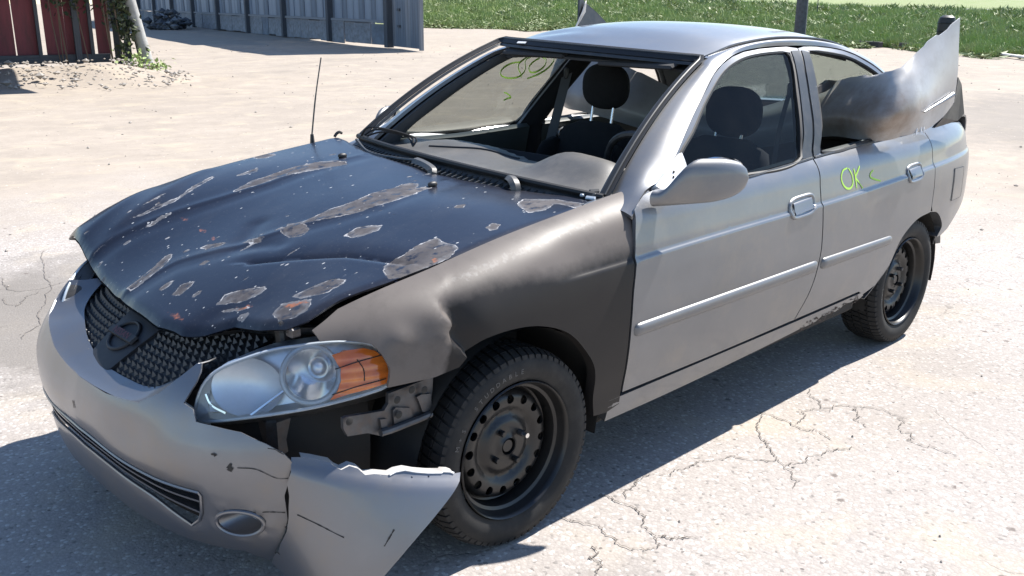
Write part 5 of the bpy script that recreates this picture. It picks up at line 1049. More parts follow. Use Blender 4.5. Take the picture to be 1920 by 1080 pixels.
# --- torn corner flap: swings out from the crack
ca = [(0.685,0.728,0.477),(0.317,0.935,0.383),(0.711,0.655,0.185),(0.587,0.885,0.134)]
CT, TT, CB, TB = [np.array(p) for p in ca]
def f_flap(u, v):
    u = np.asarray(u, float)[..., None]; v = np.asarray(v, float)[..., None]
    top = CT*(1-u)+TT*u; botm = CB*(1-u)+TB*u; p = botm*(1-v)+top*v
    n = np.cross(TT-CT, CT-CB); n /= np.linalg.norm(n); 
    if n[1] < 0: n = -n
    return p + n*(.030*4*u*(1-u)*.8 + .035*4*v*(1-v)*(.6+.4*u) - .020*np.exp(-((v-1)/.07)**2)) 
def flap_inv(pts):   # pixel-traced outline expressed in the flap's own u,v (precomputed below)
    return pts
FP = [(.005, .985), (.06, 1.0), (.12, 1.004), (.22, 1.0), (.255, .975), (.29, .965), (.33, .995), (.38, .985), (.43, .955), (.48, .965), (.57, .965), (.60, .985), (.65, 1.0), (.72, .99), (.80, .985), (.88, .985), (.885, .993), (.93, .99), (.96, .98), (1.0, .985), (1.015, .94), (1.005, .86), (.985, .72), (.965, .58), (.955, .45), (.955, .30), (.965, .15), (.985, .0), (1.0, -.06), (.6, -.10), (.2, -.12), (.0, -.08), (.0, .03), (.028, .10), (.035, .22), (.058, .36), (.05, .50), (.035, .60), (.025, .70), (.0, .80), (.012, .90)]
flap, _ = panel('torn_bumper_corner', FP, f_flap, M['silver2'], car, step=.03, thick=.0045, out=(0, 0, .4), lines=[[(0, .965), (1, .95)], [(0, .93), (1, .915)]])
for pts, w in (([(.10, .56), (.25, .53), (.40, .49), (.46, .475)], .003), ([(.76, .60), (.765, .52), (.77, .46)], .004), ([(.80, .97), (.81, .965)], .006), ([(.70, .965), (.71, .96)], .004), ([(.0, .08), (.03, .10), (.05, .09)], .005), ([(.04, .40), (.05, .415)], .008)):
    q = crs(pts, 14); A = f_flap(q[:, 0], q[:, 1]); nr = np.cross(TT-CT, CT-CB); nr /= np.linalg.norm(nr); nr = nr if nr[1] > 0 else -nr; mb = MB(); mb.ribbon(A+nr*.0012, np.tile(nr, (14, 1)), w*(.3+RNG_.random(14))); mb.build('scratch', M['seam'], flap, False)
e0 = [p for p in FP if p[1] > .95 and .05 < p[0] < 1.0]; e0 = np.array(e0); A = f_flap(e0[:, 0], e0[:, 1]); B = A+np.array([-.012, -.030, -.002]); finish(raw('folded_lip', np.stack([A, B], 1).reshape(-1, 3), gridf(len(A), 2), M['cover'], flap), .002)
e_ = [p for p in FP if p[1] > .95 and .55 < p[0] < 1.0]; A = f_flap(np.array([p[0] for p in e_]), np.array([p[1] for p in e_])); mb = MB(); mb.tube(A+np.array([0, 0, .001]), .0035, 5); mb.build('lit_torn_edge', M['white'], flap)  # white tube paints the sunlit rim along the tear
# --- grille: mesh body with raised studs, badge bar, emblem, lettering
gz = lambda s, z: f_bump(s, z, -.055) - np.stack([.85*np.maximum(np.asarray(z)-.54, 0)+0*np.asarray(s), 0*np.asarray(s), 0*np.asarray(s)], -1)
GP = [(-.58, .69), (-.58, .64), (-.45, .585), (-.2, .545), (.04, .535), (.22, .54), (.38, .555), (.45, .60), (.54, .685), (.54, .69)]
grille, _ = panel('grille', GP, gz, M['seam'], car, step=.03, thick=.01, out=(-.2, 0, .5))
mb = MB()
for i in range(-20, 21):
    for j in range(13):
        s = i*.030+(.015 if j % 2 else 0); z = .556+j*.0112
        if not inpoly(np.array([s]), np.array([z]), np.array(GP))[0] or abs(s+.02) < .085+(z-.55)*.35: continue
        p = gz(np.array(s), np.array(z)); d = .0105; tz_ = gz(np.array(s), np.array(z+.004))-p; tz_ /= np.linalg.norm(tz_); nn_ = np.cross(np.array([0, 1., 0]), tz_); nn_ = nn_ if nn_[0] > 0 else -nn_
        V = np.array([p-np.array([0, d, 0]), p+tz_*d, p+np.array([0, d, 0]), p-tz_*d, p+nn_*.013+tz_*.004]); mb.add(V, [(0, 1, 4), (1, 2, 4), (2, 3, 4), (3, 0, 4)])
mb.build('grille_studs', M['stud'], grille, False)['kind'] = 'stuff'
bar = [(-.02-.078, .560), (-.02-.060, .551), (-.02+.060, .551), (-.02+.078, .560), (-.02+.125, .685), (-.02-.125, .685)]
barF = lambda s, z: gz(s, z)+np.stack([.016-.10*np.maximum(np.abs(np.asarray(s)+.02)-.06-(np.asarray(z)-.55)*.3, 0), 0*np.asarray(s), 0*np.asarray(s)], -1)
gb, _ = panel('badge_bar', bar, barF, M['badge'], grille, step=.015, thick=.02, out=(-.2, 0, .5))
cb = barF(np.array(-.022), np.array(.615)); tb_ = Vector(barF(np.array(-.022), np.array(.635))-barF(np.array(-.022), np.array(.595))); nb_ = Vector((0, 1, 0)).cross(tb_).normalized(); nb_ = nb_ if nb_.x > 0 else -nb_; Rb = nb_.to_track_quat('Z', 'Y').to_matrix(); ub = Vector((0, 1, 0)); vb_ = nb_.cross(ub).normalized()
def onb(a, b, o): return np.array(cb)+np.array(ub)*a+np.array(vb_)*b+np.array(nb_)*o
mb = MB(); th = np.linspace(0, 2*np.pi, 41); mb.tube([onb(.058*math.cos(t), .058*math.sin(t)*.86, .003) for t in th], .005, 8, False); mb.build('emblem_ring', M['badge'], grille)
mb = MB(); V = [onb(a, b, o) for a, b, o in ((-.078, -.014, .006), (.078, -.014, .006), (.078, .014, .006), (-.078, .014, .006), (-.076, -.012, .014), (.076, -.012, .014), (.076, .012, .014), (-.076, .012, .014))]; mb.add(V, [(4, 5, 6, 7), (0, 1, 5, 4), (1, 2, 6, 5), (2, 3, 7, 6), (3, 0, 4, 7)]); mb.build('emblem_bar', M['badge'], grille, False)
tv, tf = text_mesh('NISSAN', .030); mb = MB(); mb.add([onb(v[0], v[1], .0155) for v in tv], tf); mb.build('emblem_lettering', M['badgetext'], grille, False)
# --- headlights
LO = [(0.1187,0.5303),(0.1126,0.5592),(0.1183,0.5921),(0.1326,0.6219),(0.1562,0.6469),(0.1902,0.6667),(0.2279,0.6809),(0.2779,0.6967),(0.3273,0.7075),(0.3839,0.7135),(0.4413,0.717),(0.4991,0.7155),(0.5571,0.7079),(0.5898,0.6969),(0.6136,0.6762),(0.6237,0.6516),(0.6234,0.6257),(0.6119,0.6014),(0.5548,0.5894),(0.4862,0.5795),(0.4063,0.5681),(0.328,0.5581),(0.2492,0.547),(0.166,0.5334)]
AMB = [(0.4711,0.6912),(0.5113,0.6988),(0.5555,0.6995),(0.5881,0.6896),(0.6065,0.6722),(0.6153,0.6478),(0.6141,0.6247),(0.6043,0.6105),(0.5562,0.6021),(0.5077,0.5964),(0.4573,0.5873),(0.4746,0.6023),(0.4873,0.6267),(0.4901,0.6578)]
for fl in (False, True):
    hs, _ = panel('headlight', LO, lambda s, z: f_lamp(s, z, -.055), M['chrome2'], car, step=.02, thick=.006, flip=fl, out=(-.2, 0, .5))
    q = crs(LO, 70, True); A = f_lamp(q[:, 0], q[:, 1], -.002); B = f_lamp(q[:, 0], q[:, 1], -.056); V = np.stack([A, B], 1).reshape(-1, 3); 
    if fl: V[:, 1] *= -1
    F = gridf(70, 2, True); raw('lamp_wall', V, F, M['black'] if fl else M['chrome2'], hs, True, 60)
    A2 = A.copy(); 
    if fl: A2[:, 1] *= -1
    mb = MB(); mb.tube(np.vstack([A2, A2[:1]]), .0045, 6, False); mb.build('lens_edge', M['bezel'], hs)
    LP = [q for q in LO if q[0] < .44]; panel('lens', LO, lambda s, z: f_lamp(s, z, .002+.004), M['lens'], hs, step=.02, thick=0, flip=fl, out=(-.2, 0, .5))
    panel('turn_signal', AMB, lambda s, z: f_lamp(s, z, .0075)+np.stack([0*np.asarray(s), .0015*np.sin(np.asarray(z)*260), 0*np.asarray(s)], -1), M['amber'], hs, step=.008, thick=.004, flip=fl, out=(-.2, 0, .5))
    # reflector bowl inboard, projector ring beside the amber section, chrome divider ribs
    def bowl(name, cs, cz, rs, rz, depth, ex, m):
        R_ = np.linspace(0, 1, 9); T_ = np.linspace(0, 2*np.pi, 32, endpoint=False); V = []
        for t in T_:
            for r_ in R_: V.append(f_lamp(cs+rs*r_*math.cos(t), cz+rz*r_*math.sin(t), ex-depth*(1-r_**2)))
        V = np.array(V); V[:, 1] *= (-1 if fl else 1); return raw(name, V, gridf(32, 9, True), m, hs, True, 60)
    c = [(0.4135,0.6434),(0.24,0.6148)]; bowl('reflector', c[0][0], c[0][1], .066, .062, .035, -.018, M['chrome']); bowl('reflector', c[1][0], c[1][1]-.004, .100, .070, .022, -.022, M['chrome2'])
    th = np.linspace(0, 2*np.pi, 49); A = f_lamp(c[0][0]+.075*np.cos(th), c[0][1]+.066*np.sin(th), -.010); A[:, 1] *= (-1 if fl else 1); mb = MB(); mb.tube(A, .0075, 8, False); mb.build('lamp_ring', M['bezel'], hs)
    p = f_lamp(c[0][0]+.02, c[0][1]+.01, -.030)*np.array([1, -1 if fl else 1, 1]); V, F = superell(p, (.026, .026, .028), 2, 16, 12); raw('bulb_shield', V, F, M['chrome2'], hs)
    for pts in ([(0.2598,0.5499),(0.3083,0.5847),(0.3486,0.6119)], [(0.1343,0.5914),(0.1517,0.5678),(0.1934,0.5513)]):
        q = crs(pts, 12); A = f_lamp(q[:, 0], q[:, 1], -.012); A[:, 1] *= (-1 if fl else 1); mb = MB(); mb.tube(A, .005, 6); mb.build('chrome_rib', M['chrome'], hs)
    for pts in ([(0.4764,0.659),(0.5363,0.6707),(0.6015,0.6779)], [(0.4636,0.5995),(0.5296,0.6132),(0.606,0.6208)], [(0.5341,0.6759),(0.5481,0.6519),(0.5475,0.6239)]):
        q = crs(pts, 12); A = f_lamp(q[:, 0], q[:, 1], .0085); A[:, 1] *= (-1 if fl else 1); mb = MB(); mb.tube(A, .0013, 6); mb.build('lamp_rib', M['dark'], hs)
    # dark housing lip below the lens
    q = crs(LO[15:]+LO[:1], 40); A = f_lamp(q[:, 0], q[:, 1], 0); B = A+np.array([-.05, -.03, -.035]); C = B+np.array([-.08, -.05, -.03]); V = np.stack([A, B, C], 1).reshape(-1, 3); V[:, 1] *= (-1 if fl else 1); raw('lamp_housing', V, gridf(40, 3), M['black'], hs)
# --- inner structure
mb = MB(); mb.box((.60, 0, .46), (.10, 1.15, .13), None, .02); mb.build('bumper_beam', M['steel'], car)
mb = MB(); mb.box((.50, 0, .68), (.10, 1.05, .07), None, .015); mb.build('radiator_support', M['dark'], car); mb = MB(); mb.box((.44, 0, .50), (.05, .66, .36), None, .01); mb.build('radiator', M['dark'], car)
mb = MB(); mb.box((.1, 0, .50), (.75, 1.15, .50), None, .05); mb.build('engine_bay', M['dark'], car)
mb = MB(); mb.box((.54, .50, .675), (.05, .04, .11), Matrix.Rotation(.2, 3, 'X'), .008); mb.tube(crs([(.60, .30, .66), (.56, .40, .70), (.50, .52, .71), (.42, .62, .72)], 14), .012, 8); mb.build('latch_hardware', M['steel'], car)
mb = MB(); mb.box((.58, .60, .745), (.03, .03, .025), None, .004); mb.tube([(.58, .58, .74), (.60, .57, .77)], .005, 6); mb.build('loose_clip', M['steel'], car)
for fl in (1, -1):       # wheel-arch liners
    for cx, x0 in ((0, 0), (-2.535, 0)):
        V = []; 
        for a in np.linspace(-.25, math.pi+.25, 24):
            for y in (.42, .60, .74, .80): V.append((cx+.365*math.cos(a), fl*y, .315+.345*math.sin(a)))
        raw('wheel_arch_liner', V, gridf(24, 4), M['dark'], car)
    mb = MB(); mb.box((-1.27, fl*.66, .30), (1.75, .22, .14), None, .02); mb.build('underbody_rail', M['dark'], car)
    V = [f_bump(s, z, -.16) for s in np.linspace(.45, 1.05, 12) for z in np.linspace(.17, .66, 8)]; V = np.array(V); V[:, 1] *= fl; raw('splash_shield', V, gridf(12, 8), M['dark'], car)
mb = MB(); mb.box((-1.75, 0, .30), (2.9, 1.36, .12), None, .04); mb.box((-2.9, 0, .42), (.9, 1.2, .25), None, .05); mb.build('floor_pan', M['dark'], car)
# fender mounting bracket hanging below the wing
BY = .775
def plate(name, pts, t, m, parent): 
    P = [np.array(p) for p in pts]; n = len(P); V = P+[p-np.array([0, t, 0]) for p in P]; F = [tuple(range(n)), tuple(range(2*n-1, n-1, -1))]+[(i, (i+1) % n, n+(i+1) % n, n+i) for i in range(n)]; return raw(name, V, F, m, parent, False)
br = plate('fender_bracket', [(0.562,0.775,0.562),(0.551,0.775,0.563),(0.492,0.775,0.553),(0.439,0.775,0.545),(0.425,0.775,0.56),(0.424,0.775,0.587),(0.278,0.775,0.593),(0.281,0.775,0.557),(0.287,0.775,0.511),(0.302,0.775,0.491),(0.356,0.775,0.482),(0.417,0.775,0.482),(0.446,0.775,0.476),(0.491,0.775,0.5),(0.551,0.775,0.511),(0.562,0.775,0.534)], .012, M['steel'], car)
for pts in ([(0.417,0.783,0.541),(0.408,0.783,0.547),(0.361,0.783,0.531),(0.353,0.783,0.499),(0.414,0.783,0.496)], [(0.341,0.785,0.556),(0.326,0.785,0.559),(0.295,0.785,0.552),(0.292,0.785,0.511),(0.299,0.785,0.496),(0.324,0.785,0.51),(0.332,0.785,0.535)], [(0.458,0.783,0.529),(0.438,0.783,0.525),(0.434,0.783,0.495),(0.454,0.783,0.5)]): plate('bracket_tab', pts, .010, M['steel'], br)
q = crs([(0.463,0.79,0.496),(0.428,0.79,0.494),(0.367,0.79,0.495),(0.332,0.79,0.496),(0.3,0.79,0.498)], 12); mb = MB(); mb.tube(q, .009, 8); mb.build('bracket_edge', M['chrome2'] if False else M['steel'], br)
for p in [(0.554,0.79,0.557),(0.404,0.79,0.528),(0.408,0.79,0.57),(0.361,0.79,0.584),(0.32,0.79,0.572)]:
    mb = MB(); mb.lathe([(0, .001), (.0085, .001), (.0105, 0)], 12); o = mb.build('bracket_hole', M['dark'], br); o.location = p
# --- wheels
def build_wheel():
    mb = MB(); R = .298; ny = 72
    prof = [(.205, .060), (.212, .082), (.232, .094), (.252, .0965), (.272, .092), (.284, .083), (.290, .072), (.2925, .05), (.293, 0), (.2925, -.06), (.284, -.083), (.252, -.0965), (.212, -.082), (.205, -.06)]
    mb.lathe(prof, ny); 
    nb = 66
    for k in range(nb):      # shoulder tread blocks, and two inner rows
        a0 = 2*math.pi*k/nb; da = 2*math.pi/nb*.74
        for y0, y1, r0, sh_ in ((.086, .056, .2985, 0), (.050, .018, .2995, .35), (.012, -.020, .2995, .7), (-.026, -.052, .2995, .2), (-.058, -.086, .2985, .5)):
            V = []
            for aa in (a0+sh_*da, a0+sh_*da+da):
                sl = .10*da*0
                rr0 = r0-(.0105 if y0 > .08 else 0); rr1 = r0-(.0105 if y1 < -.08 else 0)
                V += [(rr0*math.cos(aa), y0, rr0*math.sin(aa)), (rr1*math.cos(aa+.25*da), y1, rr1*math.sin(aa+.25*da)), ((rr0-.012)*math.cos(aa), y0*1.045 if y0 > .08 else y0, (rr0-.012)*math.sin(aa)), ((rr1-.012)*math.cos(aa+.25*da), y1, (rr1-.012)*math.sin(aa+.25*da))]
            mb.add(V, [(0, 4, 5, 1), (0, 1, 3, 2), (4, 6, 7, 5), (0, 2, 6, 4), (1, 5, 7, 3)])
    tyre_V = np.array(mb.V); tyre_F = mb.F
    # rim: lipped disc with a ring of ventilation holes
    rb = MB(); rb.lathe([(.2075, .080), (.2095, .086), (.2065, .090), (.202, .086), (.199, .074), (.192, .055), (.183, .050), (.180, .040), (.178, .010), (.170, .006)], 72)
    hp = pchip([0, .03, .036, .058, .078, .088, .100, .118, .140, .156, .168, .172], [.048, .048, .040, .040, .037, .026, .022, .036, .040, .034, .018, .006])
    def disc(a, b): r_ = np.hypot(a, b); return np.stack([a, hp(r_), b], -1)
    circ = lambda r_, n, c=(0, 0): [(c[0]+r_*math.cos(t), c[1]+r_*math.sin(t)) for t in np.linspace(0, 2*math.pi, n, endpoint=False)]
    holes = [circ(.0135, 12, (.141*math.cos(t), .141*math.sin(t))) for t in np.linspace(.1, .1+2*math.pi, 16, endpoint=False)]+[circ(.026, 20)]
    v, f = tri2d(circ(.1715, 72), holes, .011); V = disc(v[:, 0], v[:, 1]); 
    n = np.cross(V[f[:, 1]]-V[f[:, 0]], V[f[:, 2]]-V[f[:, 0]])[:, 1].sum(); f = f if n > 0 else f[:, ::-1]
    rb.add(V, f)
    for h in holes:           # hole walls
        q = np.array(h); A = disc(q[:, 0], q[:, 1]); B = A-np.array([0, .010, 0]); k = len(q); rb.add(np.vstack([A, B]), [(i, (i+1) % k, k+(i+1) % k, k+i) for i in range(k)])
    rb.lathe([(.170, .004), (.16, -.03), (.06, -.06), (0, -.06)], 40)
    return tyre_V, tyre_F, rb
tV, tF, rb = build_wheel()
def letters(txt, r, a0, step, size, m, parent, y):
    mb = MB()
    for k, ch in enumerate(txt):
        if ch == ' ': continue
        tv, tf = text_mesh(ch, size); a = a0+step*k; er = np.array([math.cos(a), 0, math.sin(a)]); et = np.array([-math.sin(a), 0, math.cos(a)])
        mb.add([er*(r+v[1])+et*v[0]+np.array([0, y-.10*(r+v[1]-.252)**2*60*(1), 0]) for v in tv], tf)
    return mb.build('sidewall_lettering', m, parent, False)
wheels = []
for k, (x, s) in enumerate(((0, 1), (-2.535, 1), (0, -1), (-2.535, -1))):
    if k == 0:
        w = rb.build('wheel', M['rimblack'], car, True, 40); ty = raw('tyre', tV, tF, M['tyre'], w, True, 32); kids = [ty]
        for j in range(4):
            a = math.pi/4+j*math.pi/2+.28; mb = MB(); mb.lathe([(0, .020), (.0075, .020), (.0095, .016), (.0095, 0), (.0125, -.002)], 6); o = mb.build('lug_nut', M['rimblack'] if j != 1 else M['steel'], w, False); o.location = (.057*math.cos(a), .040, .057*math.sin(a)); kids.append(o)
        mb = MB(); mb.lathe([(0, .044), (.018, .044), (.022, .038), (.026, .034)], 24); kids.append(mb.build('hub_centre', M['rimblack'], w))
        kids.append(letters('STUDDABLE', .246, math.radians(48), math.radians(5.4), .021, M['tyretext'], w, .0985))
        kids.append(letters('M+S', .246, math.radians(20), math.radians(6), .021, M['tyretext'], w, .0985)); proto = w
        mb = MB(); mb.tube([(0, .058, 0), (0, .075, 0)], .0075, 10); bo = mb.build('stud_cap', M['bolt'], w); bo.location = (.057*math.cos(math.pi/4+math.pi/2+.28), 0, .057*math.sin(math.pi/4+math.pi/2+.28))
    else:
        w = proto.copy(); COL.objects.link(w)
        for c in kids: d = c.copy(); COL.objects.link(d); d.parent = w
    w.location = (x, s*.7285, .298); w.rotation_euler = (0, (0, .5, 1.1, 2)[k], 0 if s > 0 else math.pi)
    if k == 0: w.rotation_euler = (0, 0, -.03)
    wheels.append(w)
for x in (0, -2.535):
    mb = MB(); mb.tube([(x, -.68, .298), (x, .68, .298)], .035, 10); mb.build('axle', M['dark'], car)
    for s in (1, -1): mb = MB(); mb.lathe([(0, .02), (.12, .02), (.12, -.01), (0, -.01)], 32); o = mb.build('brake_drum', M['steel'], car); o.location = (x, s*.70, .298)

# ---------------------------------------------------------------- cowl, wipers, dash, seats, door trims, mirrors
rear_edge = crs([(-.43,.66),(-.468,.55),(-.44,.45),(-.405,.33),(-.375,.2),(-.345,.05),(-.35,-.2),(-.365,-.4),(-.41,-.55),(-.435,-.66)], 30)
A = f_hood(rear_edge[:, 0]+.01, rear_edge[:, 1])-np.array([0, 0, .030]); B = np.array([ws_base(y) for y in np.clip(rear_edge[:, 1]*1.0, -.66, .66)])+np.array([.03, 0, -.022]); Cc = B+np.array([-.028, 0, .018])
mb = MB(); V = np.stack([A, (A+B)/2-np.array([0, 0, .02]), B, Cc], 1).reshape(-1, 3); cowl = raw('cowl', V, gridf(30, 4), M['black'], car, True, 50)
mb = MB(); mb.tube(np.array([ws_base(y) for y in np.linspace(-.66, .66, 30)])+np.array([.012, 0, .004]), .011, 8); mb.build('cowl_seal', M['seam'], cowl)
mb = MB(); mb.tube(np.array([ws_base(y) for y in np.linspace(-.64, .64, 30)])+np.array([-.006, 0, .004]), .0045, 6); mb.build('cowl_ridge', M['trim'], cowl)
for k in range(40):
    pass
mb = MB()
for y in np.linspace(-.60, .60, 46):
    p = ws_base(y)+np.array([.045, 0, -.024]); mb.box(p, (.05, .006, .006), Matrix.Rotation(.2, 3, 'Y'))
mb.build('cowl_louvres', M['trim'], cowl, False)
# wiper arms: stubs bent up over the hood edge and the thin blades lying along the cowl
def bent(name, pts, w, t):
    q = crs(pts, 18); T = np.gradient(q, axis=0); mb = MB(); V = []
    for p, tn in zip(q, T):
        tn = tn/np.linalg.norm(tn); b = np.cross(tn, np.array([.5, .6, .6])); b /= np.linalg.norm(b); n = np.cross(b, tn); V += [p+b*w/2, p+n*t, p-b*w/2, p-n*t]
    F = [(i*4+j, i*4+(j+1) % 4, (i+1)*4+(j+1) % 4, (i+1)*4+j) for i in range(17) for j in range(4)]; return raw(name, V, F, M['dash'], car, True, 40)
w1 = bent('wiper_arm', [(-0.44,0.299,0.962),(-0.43,0.32,0.976),(-0.41,0.361,0.977),(-0.4,0.386,0.961),(-0.4,0.392,0.933),(-0.4,0.402,0.91)], .034, .007)
w2 = bent('wiper_arm', [(-0.37,-0.102,0.99),(-0.36,-0.05,0.988),(-0.345,0.007,0.983),(-0.335,0.042,0.973),(-0.33,0.039,0.959)], .032, .007)
mb = MB(); mb.tube(crs([(-0.37,-0.009,0.971),(-0.4,0.105,0.94),(-0.43,0.182,0.921),(-0.45,0.242,0.912)], 20), .006, 6); mb.build('wiper_blade', M['trim'], w2)
mb = MB(); mb.tube(crs([(-0.42,-0.529,1.014),(-0.4,-0.426,0.979),(-0.38,-0.231,0.981),(-0.37,-0.102,0.988)], 20), .006, 6); mb.build('wiper_blade', M['trim'], w2)
mb = MB(); mb.tube(crs([(-0.44,-0.022,0.986),(-0.43,0.019,0.986),(-0.42,0.054,0.977),(-0.43,0.088,0.984),(-0.44,0.116,0.971)], 16), .006, 6); mb.tube(crs([(-0.43,0.008,0.981),(-0.43,0.048,0.99),(-0.43,0.077,0.975)], 10), .005, 6); mb.build('wiper_linkage', M['black'], cowl)
# pale broken corner by the driver-side windscreen base
for k, c in enumerate(((-.50, .60, .948), (-.515, .625, .952), (-.49, .635, .944), (-.53, .615, .958))):
    mb = MB(); mb.box(c, (.035, .014, .010), Matrix.Rotation(k*.9, 3, 'Z') @ Matrix.Rotation(.3*k, 3, 'X'), .003); mb.build('broken_clip', M['trim'] if k % 2 else M['bezel'], cowl, False)
# antenna on the passenger-side wing
mb = MB(); a0, a1 = [(-0.356,-0.745,1.019),(-0.417,-0.745,1.319)]; mb.tube(crs([a0, (np.array(a0)+np.array(a1))/2+np.array([.004, 0, 0]), a1], 10), [.0032]*5+[.0026]*5, 6); an = mb.build('antenna', M['trim'], car)
mb = MB(); mb.tube([np.array(a0)-np.array([0, 0, .06]), a0], [.012, .007], 8); mb.build('antenna_base', M['black'], an)
# dash top with two humps
def f_dash(x, y):
    x = np.asarray(x, float); y = np.asarray(y, float)+0*x; b = ws_base(np.clip(y, -.66, .66)); z = b[..., 2]-.008-.030*sstep(-.42, -.62, x)-.010*(y > .0)*0
    z = z + .080*np.exp(-((y-.345)/.195)**4)*np.exp(-((x+.80)/.13)**2) + .020*np.exp(-((y+.33)/.22)**4)*np.exp(-((x+.82)/.12)**2)
    xe = -.90+.05*np.exp(-((y-.05)/.12)**2)+.02*(y < -.05); z = z-np.maximum(xe-x, 0)**1.3*4.2
    return np.stack([x, y, z], -1)
dp = [(float(ws_base(y)[0])-.006, y) for y in np.linspace(-.655, .655, 16)]+[(-.62, .70), (-.85, .715), (-1.02, .72), (-1.02, -.72), (-.85, -.715), (-.62, -.70)]
dash, _ = panel('dashboard', dp, f_dash, M['dash'], car, step=.03, thick=.01, out=(-.8, 0, .4))
# defroster slots and a long crease in the pad
for y0, y1 in ((.30, .55), (-.02, .22), (-.55, -.28)):
    mb = MB(); A = [f_dash(-.468-.13*(y/.66)**2, y)+np.array([0, 0, .003]) for y in np.linspace(y0, y1, 12)]; mb.ribbon(A, np.tile([.1, 0, 1.], (12, 1)), .022); mb.build('defroster_slot', M['dark'], dash, False)
    mb = MB()
    for y in np.linspace(y0+.008, y1-.008, 16): p = f_dash(-.468-.13*(y/.66)**2, y)+np.array([0, 0, .0045]); mb.box(p, (.020, .004, .003))
    mb.build('defroster_fins', M['dash'], dash, False)
mb = MB(); A = [f_dash(-.46-.13*(y/.66)**2, y)+np.array([0, 0, .006]) for y in np.linspace(.36, .46, 8)]; mb.ribbon(A, np.tile([.1, 0, 1.], (8, 1)), .012); mb.build('defroster_tape', M['white'], dash, False)
mb = MB(); mb.tube([f_dash(-.50-.13*(y/.66)**2, y)+np.array([0, 0, .002]) for y in np.linspace(-.62, .62, 40)], .004, 6); mb.build('dash_seam', M['seam'], dash)
mb = MB(); A = crs([(-.70, -.42), (-.74, -.30), (-.80, -.15), (-.82, -.02)], 20); mb.tube([f_dash(a, b)+np.array([0, 0, .001]) for a, b in A], .005, 6); mb.build('airbag_seam', M['seam'], dash)
for k in range(3):
    mb = MB(); mb.tube(crs([(-.50, -.62, 1.0), (-.56+.03*k, -.55, 1.03+.012*k), (-.62, -.46+.03*k, 1.015), (-.60, -.40, .985)], 16), .004, 6); mb.build('loose_wire', M['seam'], dash)
mb = MB(); mb.box((-.97, 0, .72), (.10, 1.38, .46), Matrix.Rotation(-.15, 3, 'Y'), .04); mb.build('dash_face', M['cloth'], dash)
# steering wheel
mb = MB(); th = np.linspace(0, 2*np.pi, 41); c = np.array((-1.13, .36, .90)); e1, e2 = np.array([0, 1, 0]), np.array([.42, 0, .91]); mb.tube([c+e1*.185*math.cos(t)+e2*.185*math.sin(t) for t in th], .014, 8, False)
for a in (.2, math.pi-.2, -math.pi/2): mb.tube([c-np.array([-.03, 0, .01]), c+e1*.18*math.cos(a)+e2*.18*math.sin(a)], .014, 8)
V, F = superell(c+np.array([.02, 0, 0]), (.03, .075, .07), 3); mb.add(V, F); mb.build('steering_wheel', M['black'], car)
# seats
def slab(mb, cs, w0, w1, t, n=3.2):
    """padded slab along a centre line, elliptical-box sections"""
    C = np.asarray(cs, float); T = np.gradient(C, axis=0); V = []; k = 20; N = len(C)
    for i, (c, tn) in enumerate(zip(C, T)):
        tn = tn/np.linalg.norm(tn); nrm = np.cross(tn, [0, 1, 0]); f_ = i/(N-1); e = (1-abs(2*f_-1)**8)**.5*.98+.02; w = (w0+(w1-w0)*f_)*(.55+.45*e); th_ = t*(.25+.75*e)
        for a in np.linspace(0, 2*np.pi, k, endpoint=False): V.append(c+np.array([0, 1, 0])*w*np.sign(math.cos(a))*abs(math.cos(a))**(2/n)+nrm*th_*np.sign(math.sin(a))*abs(math.sin(a))**(2/n))
    F = [(i*k+j, i*k+(j+1) % k, (i+1)*k+(j+1) % k, (i+1)*k+j) for i in range(N-1) for j in range(k)]+[tuple(range(k))[::-1], tuple(range((N-1)*k, N*k))]; mb.add(V, F)
for y in (.36, -.34):
    seat = None; mb = MB(); slab(mb, crs([(-1.50, y, .48), (-1.555, y, .65), (-1.61, y, .82), (-1.665, y, 1.0)], 14), .25, .205, .075); seat = mb.build('front_seat', M['cloth'], car, True, 60)
    mb = MB(); slab(mb, crs([(-1.50, y, .47), (-1.3, y, .50), (-1.1, y, .52), (-.98, y, .50)], 12), .25, .25, .07); mb.build('seat_cushion', M['cloth'], seat, True, 60)
    for s in (-1, 1): mb = MB(); slab(mb, crs([(-1.46, y+s*.215, .55), (-1.50, y+s*.215, .75), (-1.57, y+s*.19, .92)], 10), .04, .03, .075, 2.4); mb.build('seat_bolster', M['cloth'], seat, True, 60)
    V, F = superell((-1.70, y, 1.165 if y < 0 else 1.105), (.058, .130, .105), 2.5, 28, 18); hr = raw('headrest', V, F, M['cloth'], seat)
    for s in (-.062, .062): mb = MB(); mb.tube([(-1.668, y+s, .98), (-1.688, y+s, 1.09)], .0065, 8); mb.build('headrest_post', M['bolt'], seat)
mb = MB(); slab(mb, crs([(-2.30, 0, .45), (-2.38, 0, .62), (-2.45, 0, .80), (-2.50, 0, .95)], 12), .64, .62, .07); rs = mb.build('rear_seat', M['cloth'], car, True, 60); mb = MB(); slab(mb, crs([(-2.30, 0, .46), (-2.1, 0, .48), (-1.88, 0, .47)], 10), .64, .64, .08); mb.build('seat_cushion', M['cloth'], rs, True, 60)
# belts on the B-pillars
for s in (1, -1):
    mb = MB(); A = crs([(-1.72, s*.600, 1.22), (-1.66, s*.60, 1.05), (-1.60, s*.62, .80), (-1.58, s*.64, .50)], 14); mb.ribbon(A, np.tile([.8, -s*.6, 0], (14, 1)), .045); sb = mb.build('seat_belt', M['pillar'], car); finish(sb, .002)
    mb = MB(); mb.box((-1.715, s*.605, 1.21), (.03, .025, .06), None, .008); mb.build('belt_anchor', M['trim'], sb)
